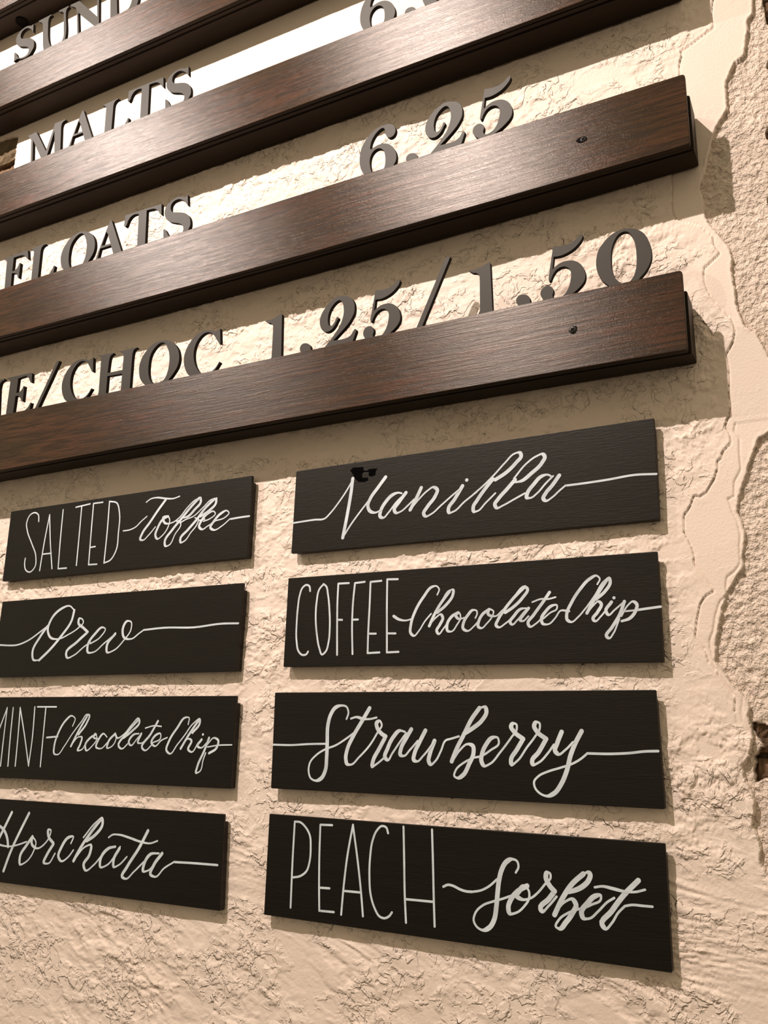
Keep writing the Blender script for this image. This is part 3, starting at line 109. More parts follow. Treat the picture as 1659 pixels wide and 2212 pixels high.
INNER=[[597.7,2346.2],[595.4,2340.2],[592.9,2323.9],[593.6,2308.7],[589.4,2307.0],[579.9,2301.8],[569.5,2296.9],[560.4,2293.2],[561.4,2287.6],[559.1,2280.5],[557.7,2273.1],[557.7,2265.2],[553.9,2242.9],[547.7,2189.8],[542.3,2148.4],[542.5,2137.7],[541.5,2126.3],[541.0,2113.6],[543.8,2103.5],[564.5,2090.8],[575.9,2076.4],[576.2,2068.4],[581.0,2057.2],[573.0,2050.4],[565.5,2044.5],[564.5,2030.4],[569.4,2014.0],[578.5,1999.0],[585.8,1986.7],[588.1,1975.6],[585.0,1963.7],[578.2,1952.6],[579.8,1943.9],[579.5,1928.5],[577.5,1913.6],[578.5,1903.2],[576.3,1892.3],[575.8,1892.3],[572.1,1883.9],[575.2,1878.4],[576.2,1868.3],[568.1,1860.5],[566.8,1854.8],[563.0,1852.3],[563.0,1845.4],[559.1,1835.1],[551.6,1824.3],[546.5,1821.4],[541.6,1823.4],[536.8,1812.2],[531.3,1805.0],[530.3,1789.5],[535.3,1776.6],[537.4,1767.8],[536.8,1760.3],[542.3,1750.5],[549.5,1739.7],[551.7,1735.0],[544.5,1730.8],[539.6,1723.6],[536.1,1710.9],[533.2,1694.6],[539.5,1685.2],[540.3,1685.1],[542.9,1673.4],[549.1,1665.2],[549.7,1661.7],[555.8,1652.8],[562.1,1643.2],[560.8,1632.0]]
THIRD=[[581.5,1885.4],[580.1,1878.7],[583.9,1871.2],[582.8,1856.6],[582.9,1841.9],[576.4,1831.1],[575.3,1817.7],[570.0,1816.4],[572.6,1804.6],[576.1,1794.8],[577.7,1782.4],[576.0,1771.3],[575.8,1758.3],[571.0,1751.3],[563.8,1746.2],[562.3,1738.0],[562.6,1731.6],[556.1,1724.6],[551.8,1713.0],[549.1,1699.5],[545.6,1692.4],[545.5,1685.0],[545.5,1684.9],[548.0,1673.3]]
FOURTH=[[568.6,1641.5],[566.6,1632.0],[566.7,1623.5],[571.0,1615.9],[573.1,1612.6]]
HOLES=[[[574.1,1622.6],[577.8,1622.3],[581.6,1621.2],[586.3,1620.9],[593.4,1619.5],[589.5,1575.9],[582.6,1577.4],[579.5,1579.1],[576.4,1576.1],[573.1,1573.8],[572.5,1578.9],[572.7,1586.1],[573.5,1591.6],[573.9,1596.4],[577.1,1600.1],[581.6,1603.9],[579.7,1606.8],[576.6,1611.9],[574.5,1615.9],[573.8,1618.5]],[[-531.4,2549.3],[-498.1,2544.5],[-482.2,2544.6],[-456.4,2537.9],[-457.2,2517.8],[-457.0,2501.1],[-457.1,2483.0],[-456.9,2475.6],[-461.4,2453.3],[-513.8,2452.9]],[[640.7,2329.3],[641.9,2312.9],[642.3,2297.1],[654.1,2286.5],[657.2,2321.9]],[[640.5,2253.8],[638.1,2248.2],[639.4,2240.2],[645.5,2236.7],[646.8,2251.3]],[[634.4,2182.5],[631.0,2174.3],[632.1,2167.6],[639.3,2165.2],[640.6,2180.3]],[[628.1,2108.4],[626.1,2102.3],[627.2,2098.6],[632.0,2097.2],[632.8,2106.9]]]
BLOT=[[187.0,1888.1],[190.8,1891.1],[203.2,1890.3],[204.0,1886.0],[209.4,1885.3],[209.6,1886.6],[214.6,1886.7],[220.7,1886.2],[218.9,1883.4],[218.6,1879.3],[213.3,1877.9],[210.2,1880.0],[210.5,1883.8],[204.1,1884.6],[201.8,1882.1],[202.7,1877.8],[209.5,1877.4],[209.6,1874.2],[204.3,1873.0],[197.4,1874.2],[193.5,1878.2],[190.6,1883.5]]
SCREWS={"s4":[0.4494,-0.0454,1.9851],"s3":[0.4678,-0.0454,2.1883]}
HOLE0=[-0.4674,-0.0111,2.7555]

DF = 0.04537      # rail front face, metres from the wall
DL = DF-0.006  # letter front face
DS = 0.0085    # flavour board front face

# ------------------------------------------------------------------ helpers
def tag(o, label=None, cat=None, group=None, kind=None):
    if label: o['label'] = label
    if cat: o['category'] = cat
    if group: o['group'] = group
    if kind: o['kind'] = kind
    return o
def link(name, me, m, parent=None, loc=None):
    o = bpy.data.objects.new(name, me); COL.objects.link(o)
    if m: me.materials.append(m)
    if loc is not None: o.location = loc
    if parent is not None: o.parent = parent
    return o
def empty(name, loc):
    o = bpy.data.objects.new(name, None); COL.objects.link(o); o.location = loc; o.empty_display_size = .02
    return o
def frombm(name, bm, m, parent=None, loc=None, smooth=False):
    bmesh.ops.recalc_face_normals(bm, faces=bm.faces)
    me = bpy.data.meshes.new(name); bm.to_mesh(me); bm.free()
    if smooth: me.polygons.foreach_set('use_smooth', [True]*len(me.polygons))
    return link(name, me, m, parent, loc)
def pv(c, x): return c[0]+c[1]*x+c[2]*x*x
def catmull(P, closed=True, n=5):
    """smooth curve through points (x, z, corner)"""
    out = []; N = len(P)
    segs = N if closed else N-1
    for i in range(segs):
        p1 = P[i]; p2 = P[(i+1) % N]
        p0 = P[i-1] if (closed or i > 0) else p1
        p3 = P[(i+2) % N] if (closed or i+2 < N) else p2
        d = math.hypot(p2[0]-p1[0], p2[1]-p1[1])
        def tan(a, b, c, corner, other):
            if corner: return (other[0]*.9, other[1]*.9)
            l1 = math.hypot(b[0]-a[0], b[1]-a[1])+1e-9; l2 = math.hypot(c[0]-b[0], c[1]-b[1])+1e-9
            t = [((b[k]-a[k])/l1*l2+(c[k]-b[k])/l2*l1)/(l1+l2)*d for k in (0, 1)]
            return t
        ch = (p2[0]-p1[0], p2[1]-p1[1])
        c1 = len(p1) > 2 and p1[2]; c2 = len(p2) > 2 and p2[2]
        t1 = tan(p0, p1, p2, c1, ch) if p0 is not p1 else ch
        t2 = tan(p1, p2, p3, c2, ch) if p3 is not p2 else ch
        k = 1 if (c1 and c2) else n
        for j in range(k):
            t = j/k; a = 2*t**3-3*t*t+1; b = t**3-2*t*t+t; c = -2*t**3+3*t*t; e = t**3-t*t
            out.append((a*p1[0]+b*t1[0]+c*p2[0]+e*t2[0], a*p1[1]+b*t1[1]+c*p2[1]+e*t2[1]))
    if not closed: out.append((P[-1][0], P[-1][1]))
    return out
def plate(name, loops, y0, y1, m, bevel=0.0003, parent=None, loc=(0, 0, 0)):
    """flat shape cut from sheet: loops of (x, z) metres, front face at y0, back at y1 (y0 < y1)"""
    cu = bpy.data.curves.new(name, 'CURVE'); cu.dimensions = '2D'; cu.fill_mode = 'BOTH'
    t = (y1-y0)/2; cu.extrude = t-bevel; cu.bevel_depth = bevel; cu.bevel_resolution = 1; cu.offset = -bevel
    for L in loops:
        s = cu.splines.new('POLY'); s.points.add(len(L)-1)
        s.points.foreach_set('co', [c for (x, z) in L for c in (x, z, 0, 1)]); s.use_cyclic_u = True
    tmp = bpy.data.objects.new(name, cu); COL.objects.link(tmp)
    dg = bpy.context.evaluated_depsgraph_get()
    me = bpy.data.meshes.new_from_object(tmp.evaluated_get(dg))
    bpy.data.objects.remove(tmp); bpy.data.curves.remove(cu)
    me.transform(Matrix(((1, 0, 0, 0), (0, 0, -1, (y0+y1)/2), (0, 1, 0, 0), (0, 0, 0, 1))))
    me.materials.clear()
    me.polygons.foreach_set('use_smooth', [False]*len(me.polygons))
    me.name = name
    return link(name, me, m, parent, loc)

# ------------------------------------------------------------------ materials
def newmat(name):
    m = bpy.data.materials.new(name); m.use_nodes = True
    nt = m.node_tree; return m, nt, nt.nodes['Principled BSDF']
def N(nt, t, **k):
    n = nt.nodes.new(t)
    for a, b in k.items():
        if a in n.inputs: n.inputs[a].default_value = b
        else: setattr(n, a, b)
    return n
def ramp(nt, src, stops):
    r = N(nt, 'ShaderNodeValToRGB'); e = r.color_ramp.elements
    while len(e) < len(stops): e.new(.5)
    for i, (p, c) in enumerate(stops): e[i].position = p; e[i].color = (c[0], c[1], c[2], 1)
    nt.links.new(src, r.inputs[0]); return r.outputs[0]
def bump(nt, src, dist, strength=1.0, normal=None):
    b = N(nt, 'ShaderNodeBump'); b.inputs['Distance'].default_value = dist; b.inputs['Strength'].default_value = strength
    nt.links.new(src, b.inputs['Height'])
    if normal: nt.links.new(normal, b.inputs['Normal'])
    return b.outputs[0]
def coords(nt, scale=(1, 1, 1), off=(0, 0, 0)):
    g = N(nt, 'ShaderNodeNewGeometry'); mp = N(nt, 'ShaderNodeMapping'); mp.inputs['Scale'].default_value = scale; mp.inputs['Location'].default_value = off
    nt.links.new(g.outputs['Position'], mp.inputs[0]); return mp.outputs[0]
def noise(nt, vec, scale, detail=4, rough=.55, dist=0):
    n = N(nt, 'ShaderNodeTexNoise'); n.inputs['Scale'].default_value = scale; n.inputs['Detail'].default_value = detail
    n.inputs['Roughness'].default_value = rough; n.inputs['Distortion'].default_value = dist
    nt.links.new(vec, n.inputs['Vector']); return n.outputs['Fac']
def mixc(nt, fac, a, b):
    m = N(nt, 'ShaderNodeMix', data_type='RGBA'); nt.links.new(fac, m.inputs[0])
    for s, v in ((6, a), (7, b)):
        if isinstance(v, tuple): m.inputs[s].default_value = (*v, 1)
        else: nt.links.new(v, m.inputs[s])
    return m.outputs[2]

def mat_wall():
    m, nt, p = newmat('painted_plaster')
    v = coords(nt)
    base = ramp(nt, noise(nt, v, 7, 3), [(0.3, (0.835, 0.645, 0.515)), (0.7, (0.865, 0.685, 0.56))])
    at = N(nt, 'ShaderNodeAttribute', attribute_name='zone'); sep = N(nt, 'ShaderNodeSeparateColor'); nt.links.new(at.outputs['Color'], sep.inputs[0])
    c1 = mixc(nt, sep.outputs[0], base, ramp(nt, noise(nt, v, 60, 3), [(0.3, (0.78, 0.60, 0.475)), (0.7, (0.85, 0.665, 0.53))]))
    c2 = mixc(nt, sep.outputs[1], c1, ramp(nt, noise(nt, v, 90, 5), [(0.35, (0.10, 0.06, 0.035)), (0.7, (0.34, 0.24, 0.15))]))
    nt.links.new(c2, p.inputs['Base Color']); p.inputs['Roughness'].default_value = .62; p.inputs['Specular IOR Level'].default_value = .35
    inv = N(nt, 'ShaderNodeMath', operation='SUBTRACT'); inv.inputs[0].default_value = 1.0; nt.links.new(sep.outputs[2], inv.inputs[1])
    # torn crinkles of the trowelled coat (blue = how smooth the patch is)
    cr = ramp(nt, noise(nt, v, 52, 3.5, .55, .5), [(0.47, (0, 0, 0)), (0.525, (1, 1, 1))])
    cr2 = ramp(nt, noise(nt, coords(nt, (1, 1, 1), (3, 1, 7)), 96, 3, .5, .5), [(0.53, (0, 0, 0)), (0.60, (1, 1, 1))])
    rot = N(nt, 'ShaderNodeMapping'); rot.inputs['Rotation'].default_value = (0, math.radians(-28), 0); rot.inputs['Scale'].default_value = (.62, 1, 1.35); nt.links.new(coords(nt, (1, 1, 1), (9, 4, 2)), rot.inputs[0])
    patchy = ramp(nt, noise(nt, rot.outputs[0], 19, 3, .55), [(0.44, (.05, .05, .05)), (0.56, (1, 1, 1))])
    def mul(a, b_):
        q = N(nt, 'ShaderNodeMath', operation='MULTIPLY'); nt.links.new(a, q.inputs[0]); nt.links.new(b_, q.inputs[1]); return q.outputs[0]
    amt = mul(inv.outputs[0], patchy)
    b = bump(nt, mul(cr, amt), .00125); b = bump(nt, mul(cr2, amt), .00105, 1, b)
    b = bump(nt, mul(ramp(nt, noise(nt, v, 260, 3, .6), [(0.30, (0, 0, 0)), (0.60, (1, 1, 1))]), sep.outputs[0]), .0017, 1, b)
    b = bump(nt, noise(nt, v, 420, 4, .6), .00035, 1, b)
    b = bump(nt, noise(nt, v, 1500, 2, .5), .0001, 1, b)
    nt.links.new(b, p.inputs['Normal']); return m
def mat_wood():
    m, nt, p = newmat('varnished_red_brown_wood')
    oi = N(nt, 'ShaderNodeObjectInfo')
    g = N(nt, 'ShaderNodeNewGeometry'); add = N(nt, 'ShaderNodeVectorMath', operation='MULTIPLY_ADD')
    nt.links.new(g.outputs['Position'], add.inputs[0]); add.inputs[1].default_value = (1, 1, 1)
    cx = N(nt, 'ShaderNodeCombineXYZ'); mul = N(nt, 'ShaderNodeMath', operation='MULTIPLY'); mul.inputs[1].default_value = 9
    nt.links.new(oi.outputs['Random'], mul.inputs[0]); nt.links.new(mul.outputs[0], cx.inputs[0]); nt.links.new(cx.outputs[0], add.inputs[2])
    def mp(s):
        q = N(nt, 'ShaderNodeMapping'); q.inputs['Scale'].default_value = s; nt.links.new(add.outputs[0], q.inputs[0]); return q.outputs[0]
    patch = noise(nt, mp((5, 9, 16)), 1.6, 4, .6)
    grain = noise(nt, mp((9, 170, 170)), 2.4, 5, .62, 0)
    fine = noise(nt, mp((260, 620, 620)), 2.2, 3, .6)
    c = ramp(nt, patch, [(0.32, (0.036, 0.018, 0.0065)), (0.50, (0.050, 0.021, 0.008)), (0.70, (0.070, 0.025, 0.012))])
    c = mixc(nt, ramp(nt, grain, [(0.42, (0, 0, 0)), (0.58, (1, 1, 1))]), (0.020, 0.009, 0.004), c)
    fleck = noise(nt, mp((26, 260, 260)), 2.2, 3, .6)
    c = mixc(nt, ramp(nt, fleck, [(0.30, (1, 1, 1)), (0.40, (0, 0, 0))]), c, (0.012, 0.006, 0.003))
    nt.links.new(c, p.inputs['Base Color'])
    rr = N(nt, 'ShaderNodeMapRange'); nt.links.new(grain, rr.inputs[0]); rr.inputs[1].default_value = .3; rr.inputs[2].default_value = .7
    rr.inputs[3].default_value = .32; rr.inputs[4].default_value = .22
    nt.links.new(rr.outputs[0], p.inputs['Roughness'])
    p.inputs['Specular IOR Level'].default_value = .38; p.inputs['Specular Tint'].default_value = (1, .84, .72, 1)
    tg = N(nt, 'ShaderNodeCombineXYZ'); tg.inputs[0].default_value = 1.0; nt.links.new(tg.outputs[0], p.inputs['Tangent']); p.inputs['Anisotropic'].default_value = .92; p.inputs['Anisotropic Rotation'].default_value = .25
    b = bump(nt, grain, .00048, .8); b = bump(nt, fine, .00011, .9, b); nt.links.new(b, p.inputs['Normal']); return m
def mat_simple(name, col, rough, spec=.5, bs=0, bd=0, stretch=(1, 1, 1), var=0.0):
    m, nt, p = newmat(name); v = coords(nt, stretch); p.inputs['Specular Tint'].default_value = (1, .88, .76, 1)
    n = noise(nt, v, 60, 4)
    a = tuple(c*(1-var) for c in col); b_ = tuple(c*(1+var) for c in col)
    nt.links.new(ramp(nt, n, [(0.3, a), (0.7, b_)]), p.inputs['Base Color'])
    p.inputs['Roughness'].default_value = rough; p.inputs['Specular IOR Level'].default_value = spec
    if bs: nt.links.new(bump(nt, noise(nt, v, bs, 3), bd), p.inputs['Normal'])
    return m
M_WALL = mat_wall(); M_WOOD = mat_wood()
M_WOOD_SHADE = mat_simple('shade_toned_wood_edge', (0.018, 0.0105, 0.006), .5, .16, 700, .0002, (.12, 1, 1), .35)  # darkened wood tone, paints in the shade on rail undersides, edges and ledges
M_LETTER = mat_simple('grey_metallic_paint', (0.034, 0.028, 0.022), .48, .22, 1800, .00005, var=.05)
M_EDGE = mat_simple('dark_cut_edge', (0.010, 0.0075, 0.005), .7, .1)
M_SIGN = mat_simple('black_board_paint', (0.0040, 0.0029, 0.0017), .45, .27, 260, .00016, (.25, 1, 4), .25)
M_PAINT = mat_simple('white_paint_marker', (0.62, 0.64, 0.65), .5, .4, 900, .00005, (1, 1, 1), .16)
M_GLOSS = mat_simple('black_marker_patch', (0.0008, 0.0008, 0.0008), .7, .02, 300, .0001)
M_SCREW = mat_simple('dark_screw_steel', (0.012, 0.010, 0.010), .45, .5)
M_RECESS = mat_simple('dark_recess', (0.004, 0.003, 0.003), .9, .1)
M_BRICK = mat_simple('old_brick', (0.15, 0.088, 0.052), .9, .2, 350, .0012, (1, 1, 1), .45)
M_MORTAR = mat_simple('brown_mortar', (0.15, 0.10, 0.055), .9, .2, 350, .0012, (1, 1, 1), .3)

# ------------------------------------------------------------------ plaster wall (height field, metres)
RNG = np.random.RandomState(11)
PERM = RNG.permutation(512); PERM = np.concatenate([PERM, PERM]); ANG = RNG.rand(512)*2*np.pi; GX = np.cos(ANG); GY = np.sin(ANG)
def perlin(x, y, seed=0):
    x = x+seed*17.31; y = y+seed*9.77
    xi = np.floor(x).astype(np.int64); yi = np.floor(y).astype(np.int64); fx = x-xi; fy = y-yi
    u = fx*fx*fx*(fx*(fx*6-15)+10); v = fy*fy*fy*(fy*(fy*6-15)+10)
    def g(ix, iy, dx, dy):
        h = PERM[(PERM[ix & 511]+iy) & 511]; return GX[h]*dx+GY[h]*dy
    a = g(xi, yi, fx, fy); b = g(xi+1, yi, fx-1, fy); c = g(xi, yi+1, fx, fy-1); d = g(xi+1, yi+1, fx-1, fy-1)
    return (a+u*(b-a))+v*((c+u*(d-c))-(a+u*(b-a)))
def fbm(x, y, o, seed=0, gain=.5):
    r = 0; a = 1; t = 0
    for i in range(o):
        r = r+a*perlin(x*2**i, y*2**i, seed+i*3); a *= gain
    return r*1.4
def sst(a, b, x):
    t = np.clip((x-a)/(b-a), 0, 1); return t*t*(3-2*t)
def inside(P, x, z):
    r = np.zeros(x.shape, bool); n = len(P)
    for i in range(n):
        x1, z1 = P[i]; x2, z2 = P[(i+1) % n]
        if z1 == z2: continue
        c = ((z1 > z) != (z2 > z)) & (x < (x2-x1)*(z-z1)/(z2-z1)+x1); r ^= c
    return r
def dist(P, x, z, closed=False):
    d = np.full(x.shape, 1e9)
    n = len(P)
    for i in range(n if closed else n-1):
        x1, z1 = P[i]; x2, z2 = P[(i+1) % n]; dx = x2-x1; dz = z2-z1
        t = np.clip(((x-x1)*dx+(z-z1)*dz)/(dx*dx+dz*dz+1e-9), 0, 1)
        d = np.minimum(d, (x-x1-t*dx)**2+(z-z1-t*dz)**2)
    return np.sqrt(d)

def axis(parts):
    out = []
    for a, b, s in parts: out += list(np.arange(a, b-1e-6, s))
    return np.array(out+[parts[-1][1]])
def build_wall():
    xs = axis([(-1600, -640, 30), (-640, -120, 2.1), (-120, 470, 1.7), (470, 672, 0.85), (672, 760, 4), (760, 1800, 30)])
    zs = axis([(0, 1240, 31), (1240, 1900, 1.35), (1900, 2320, 1.7), (2320, 2900, 2.3), (2900, 3600, 30)])
    X, Z = np.meshgrid(xs, zs)
    h = np.zeros(X.shape)
    # --- skip-trowelled skim coat: torn plateaus with crumbs along their edges
    ang = np.radians(-27); w = sst(1500, 1400, Z)
    ca = np.cos(ang); sa = np.sin(ang)
    XR = X*ca+Z*sa; ZR = -X*sa+Z*ca
    U = X*(1-w)+XR*.55*w; V = Z*(1-w)+ZR*w
    wx = perlin(U/14, V/14, 3)*6+perlin(U/5, V/5, 4)*2.2; wz = perlin(U/14, V/14, 5)*6+perlin(U/5, V/5, 6)*2.2
    A = fbm((U+wx)/30, (V+wz)/24, 5, 10, .6)
    B = fbm((U+wx)/19, (V+wz)/16, 4, 40, .6)
    amount = np.clip(.55+1.6*perlin(X/120, Z/110, 60), .12, 1.25)
    tA = sst(-.02, .05, A)*.85+sst(.26, .32, A)*.75
    tB = sst(.10, .17, B)*.75
    crumbmask = np.exp(-((A-.02)/.11)**2)+.8*np.exp(-((B-.14)/.09)**2)
    crumb = np.maximum(0, perlin(U/3.6, V/3.2, 70)+.08)*1.25*crumbmask+np.maximum(0, perlin(U/7, V/6, 71))*1.1*crumbmask
    skim = (tA+tB+crumb)*amount+perlin(X/60, Z/60, 80)*.5-1.5
    smooth = -1.5+perlin(X/50, Z/60, 90)*.35+np.maximum(0, perlin(X/7, Z/7, 91)-.42)*1.2
    calm = sst(2385, 2425, Z+perlin(X/60, Z/60, 150)*18)*(1-sst(280, 400, X))
    skim = skim*(1-calm*.85)-.75*calm*.85
    # --- coarse knocked-off stucco
    st = -5.6+perlin(X/45, Z/45, 100)*.9+fbm((X+perlin(X/5, Z/5, 3)*2)/8.5, Z/6.5, 3, 101, .6)*1.35+np.maximum(0, perlin(X/3.2, Z/2.9, 110))*1.5-np.maximum(0, perlin(X/4.1, Z/4.1, 111)-.33)*3.5
    R = X > 440
    x = X[R]; z = Z[R]
    jx = x+perlin(x/3.5, z/3.5, 120)*.9+perlin(x/11, z/11, 121)*1.0; jz = z+perlin(x/3.5, z/3.5, 122)*.9
    far = [(EDGE[-1][0]+25, EDGE[-1][1]-120), (EDGE[-1][0]+40, -9000), (-9000, -9000), (-9000, 9000)]
    pin = inside([(EDGE[0][0], 9000)]+EDGE+far, jx, jz); dE = dist(EDGE, jx, jz); sd = np.where(pin, dE, -dE)
    ix, iz = INNER[-1]
    sin_ = inside([(INNER[0][0], 9000)]+INNER+[(ix+4, iz-40), (ix+4, -9000), (-9000, -9000), (-9000, 9000)], x, z)
    dI = dist(INNER, x, z)
    sk = skim[R]; sm = smooth[R]
    lip = np.where(sin_, np.exp(-(dI/3.0)**2)*.25, 0)
    smx = sm
    fadeI = sst(iz-30, iz+20, z)
    # textured skim dies away close to the patch
    skx = -.45+(sk+.45)*(0.3+.7*sst(0, 26, dI))
    ws = np.maximum(sin_*1.0, sst(iz+6, iz-34, z))
    pl = ws*(skx+lip*fadeI)+(1-ws)*(smx-1.7*fadeI*np.exp(-(dI/.95)**2))
    for ln, dep in ((THIRD, 1.1), (FOURTH, .9)):
        d3 = dist(ln, x, z); pl = pl-dep*np.exp(-(d3/.75)**2)
    t3 = inside(THIRD+[(THIRD[-1][0]+90, THIRD[-1][1]-10), (THIRD[0][0]+90, THIRD[0][1])], x, z)
    pl = np.where(t3, pl-.45, pl)
    hr = st[R]*1.0
    k = sst(-.35, .45, sd)
    rim = np.exp(-((sd-1.2)/1.6)**2)*(.35+.5*perlin(x/4, z/4, 130))
    hh = hr*(1-k)+(pl+rim)*k
    h[:] = skim; h[R] = hh
    zone = np.zeros(X.shape+(4,), np.float32); zone[..., 3] = 1
    zone[..., 2] = calm*.94
    zone[..., 0][R] = 1-k
    zone[..., 2][R] = np.maximum(np.maximum((1-ws)*.93, .75*(1-sst(0, 26, dI))), calm[R]*.94)*k+(1-k)
    # --- broken places that show the masonry
    JX = X+perlin(X/4, Z/4, 140)*2.2; JZ = Z+perlin(X/4, Z/4, 141)*2.2
    for P in HOLES:
        P = [tuple(q) for q in P]; ax = [q[0] for q in P]; az = [q[1] for q in P]
        S = (X > min(ax)-12) & (X < max(ax)+12) & (Z > min(az)-12) & (Z < max(az)+12)
        a = JX[S]; b = JZ[S]; ins = inside(P, a, b); d = dist(P, a, b, True); s = np.where(ins, d, -d)
        kk = sst(-.2, 1.6, s); h[S] = h[S]*(1-kk)+(-26)*kk
        zone[..., 1][S] = np.maximum(zone[..., 1][S], sst(-.4, .8, s))
    nx = len(xs); nz = len(zs)
    co = np.empty((nz*nx, 3)); co[:, 0] = (X/1000).ravel(); co[:, 1] = (-h/1000+.0006).ravel(); co[:, 2] = (Z/1000).ravel()
    idx = np.arange(nz*nx).reshape(nz, nx)
    q = np.stack([idx[:-1, :-1], idx[:-1, 1:], idx[1:, 1:], idx[1:, :-1]], -1).reshape(-1, 4).astype(np.int32)
    me = bpy.data.meshes.new('wall_back')
    me.vertices.add(len(co)); me.vertices.foreach_set('co', co.ravel())
    me.loops.add(q.size); me.loops.foreach_set('vertex_index', q.ravel())
    me.polygons.add(len(q)); me.polygons.foreach_set('loop_start', np.arange(0, q.size, 4, dtype=np.int32))
    me.polygons.foreach_set('use_smooth', np.ones(len(q), bool))
    ca_ = me.color_attributes.new('zone', 'FLOAT_COLOR', 'POINT'); ca_.data.foreach_set('color', zone.reshape(-1))
    me.update(calc_edges=True); me.validate()
    o = link('wall_back', me, M_WALL); tag(o, 'cream painted plaster wall, textured, cracked, with rough stucco on the right', kind='structure')
    return o
WALL = build_wall()

def floor_mat():
    m, nt, p = newmat('light_blocking_floor'); v = coords(nt)
    nt.links.new(ramp(nt, noise(nt, v, 3, 4), [(.3, (.045, .036, .028)), (.7, (.075, .060, .046))]), p.inputs['Base Color']); p.inputs['Roughness'].default_value = .6
    return m
bm = bmesh.new(); bmesh.ops.create_cube(bm, size=1)
for v in bm.verts: v.co = Vector((v.co.x*12, v.co.y*9-4.4, v.co.z*.1-.05))
tag(frombm('floor', bm, floor_mat()), 'unseen dark floor of the shop, added to block light from below', kind='structure')  # out of view, added to keep ambient light off the rail undersides

def rough_block(name, x0, x1, z0, z1, yf, yb, m, parent, seed, amp=.0018):
    bm = bmesh.new(); nx = 14; nz = 10
    V = [[bm.verts.new((x0+(x1-x0)*i/nx, yf, z0+(z1-z0)*j/nz)) for j in range(nz+1)] for i in range(nx+1)]
    for i in range(nx+1):
        for j in range(nz+1):
            v = V[i][j]; e = max(0, 1-min(i, nx-i)/2.0)+max(0, 1-min(j, nz-j)/2.0)
            v.co.y += float(perlin(np.array([v.co.x*260]), np.array([v.co.z*260]), seed)[0])*amp*2+e*.0035
    for i in range(nx):
        for j in range(nz): bm.faces.new((V[i][j], V[i+1][j], V[i+1][j+1], V[i][j+1]))
    rim = [V[i][0] for i in range(nx+1)]+[V[nx][j] for j in range(1, nz+1)]+[V[i][nz] for i in range(nx-1, -1, -1)]+[V[0][j] for j in range(nz-1, 0, -1)]
    back = [bm.verts.new((v.co.x, yb, v.co.z)) for v in rim]
    n = len(rim)
    for i in range(n): bm.faces.new((rim[(i+1) % n], rim[i], back[i], back[(i+1) % n]))
    bm.faces.new(back)
    return frombm(name, bm, m, parent, smooth=False)
for (a, b, c, d, yf, m, sd) in ((.5735, .5960, 1.5985, 1.628, .0110, M_BRICK, 1), (.5720, .5960, 1.566, 1.5935, .0140, M_BRICK, 2),
                         (-.545, -.4500, 2.503, 2.556, .0060, M_MORTAR, 3), (-.540, -.4535, 2.446, 2.497, .0110, M_BRICK, 4),
                         (.636, .664, 2.283, 2.334, .0110, M_BRICK, 5), (.634, .651, 2.233, 2.258, .0110, M_BRICK, 6),
                         (.627, .645, 2.161, 2.187, .0110, M_BRICK, 7), (.623, .637, 2.094, 2.112, .0110, M_BRICK, 8)):
    rough_block('brick', a, b, c, d, yf, .0262, m, WALL, sd)


# ------------------------------------------------------------------ price rails
def rail(k, xr, label):
    R = RAILS[k]; xl = -.76
    lim = 0.35
    def f(e, x):
        xx = max(-.52, min(.62, x)); return pv(R[e], xx)
    zt = lambda x: f('t', x)
    zb = lambda x: f('b', x)
    zw = lambda x: zb(x)+max(-.006, min(.006, f('w', x)-zb(x)))
    root = empty('price_rail', (0, 0, zb(0)))
    tag(root, label, 'wooden rail', 'dark stained rails holding the price letters')
    off = (0, 0, -zb(0))
    r = .0030; L = []
    n = 26
    for i in range(n+1):
        x = xl+(xr-r-xl)*i/n; L.append((x, zb(x)))
    for a in range(1, 5):
        t = a/5*math.pi/2; L.append((xr-r+r*math.sin(t), zb(xr)+r-r*math.cos(t)))
    for a in range(0, 6):
        t = a/5*math.pi/2; L.append((xr-r+r*math.cos(t), zt(xr)-r+r*math.sin(t)))
    for i in range(n-1, -1, -1):
        x = xl+(xr-r-xl)*i/n; L.append((x, zt(x)))
    plate('front_board', [L], -DF, -DF+.0054, M_WOOD, .0008, root, off)
    fb = [o for o in COL.objects if o.parent == root and o.name.startswith('front_board')][0]
    fb.data.materials.append(M_WOOD_SHADE)
    for p in fb.data.polygons: p.material_index = 0 if p.normal.y < -.55 else 1  # all but the front faces get the wood with painted-in shade
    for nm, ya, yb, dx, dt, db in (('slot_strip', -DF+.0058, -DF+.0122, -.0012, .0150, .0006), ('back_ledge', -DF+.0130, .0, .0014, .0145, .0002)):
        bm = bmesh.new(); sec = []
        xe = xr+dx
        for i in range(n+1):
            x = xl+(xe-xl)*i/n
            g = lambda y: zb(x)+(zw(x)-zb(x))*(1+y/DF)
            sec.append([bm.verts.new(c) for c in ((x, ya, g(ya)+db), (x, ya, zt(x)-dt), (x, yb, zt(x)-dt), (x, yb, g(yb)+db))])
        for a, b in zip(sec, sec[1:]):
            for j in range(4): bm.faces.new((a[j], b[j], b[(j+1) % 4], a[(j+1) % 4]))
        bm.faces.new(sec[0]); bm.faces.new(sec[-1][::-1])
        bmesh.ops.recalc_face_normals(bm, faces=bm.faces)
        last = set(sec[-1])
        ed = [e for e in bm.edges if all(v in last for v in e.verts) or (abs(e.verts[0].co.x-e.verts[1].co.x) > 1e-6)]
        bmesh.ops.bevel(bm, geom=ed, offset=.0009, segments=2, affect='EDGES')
        frombm(nm, bm, M_WOOD_SHADE, root, off)
    return root, off
RAIL = {}
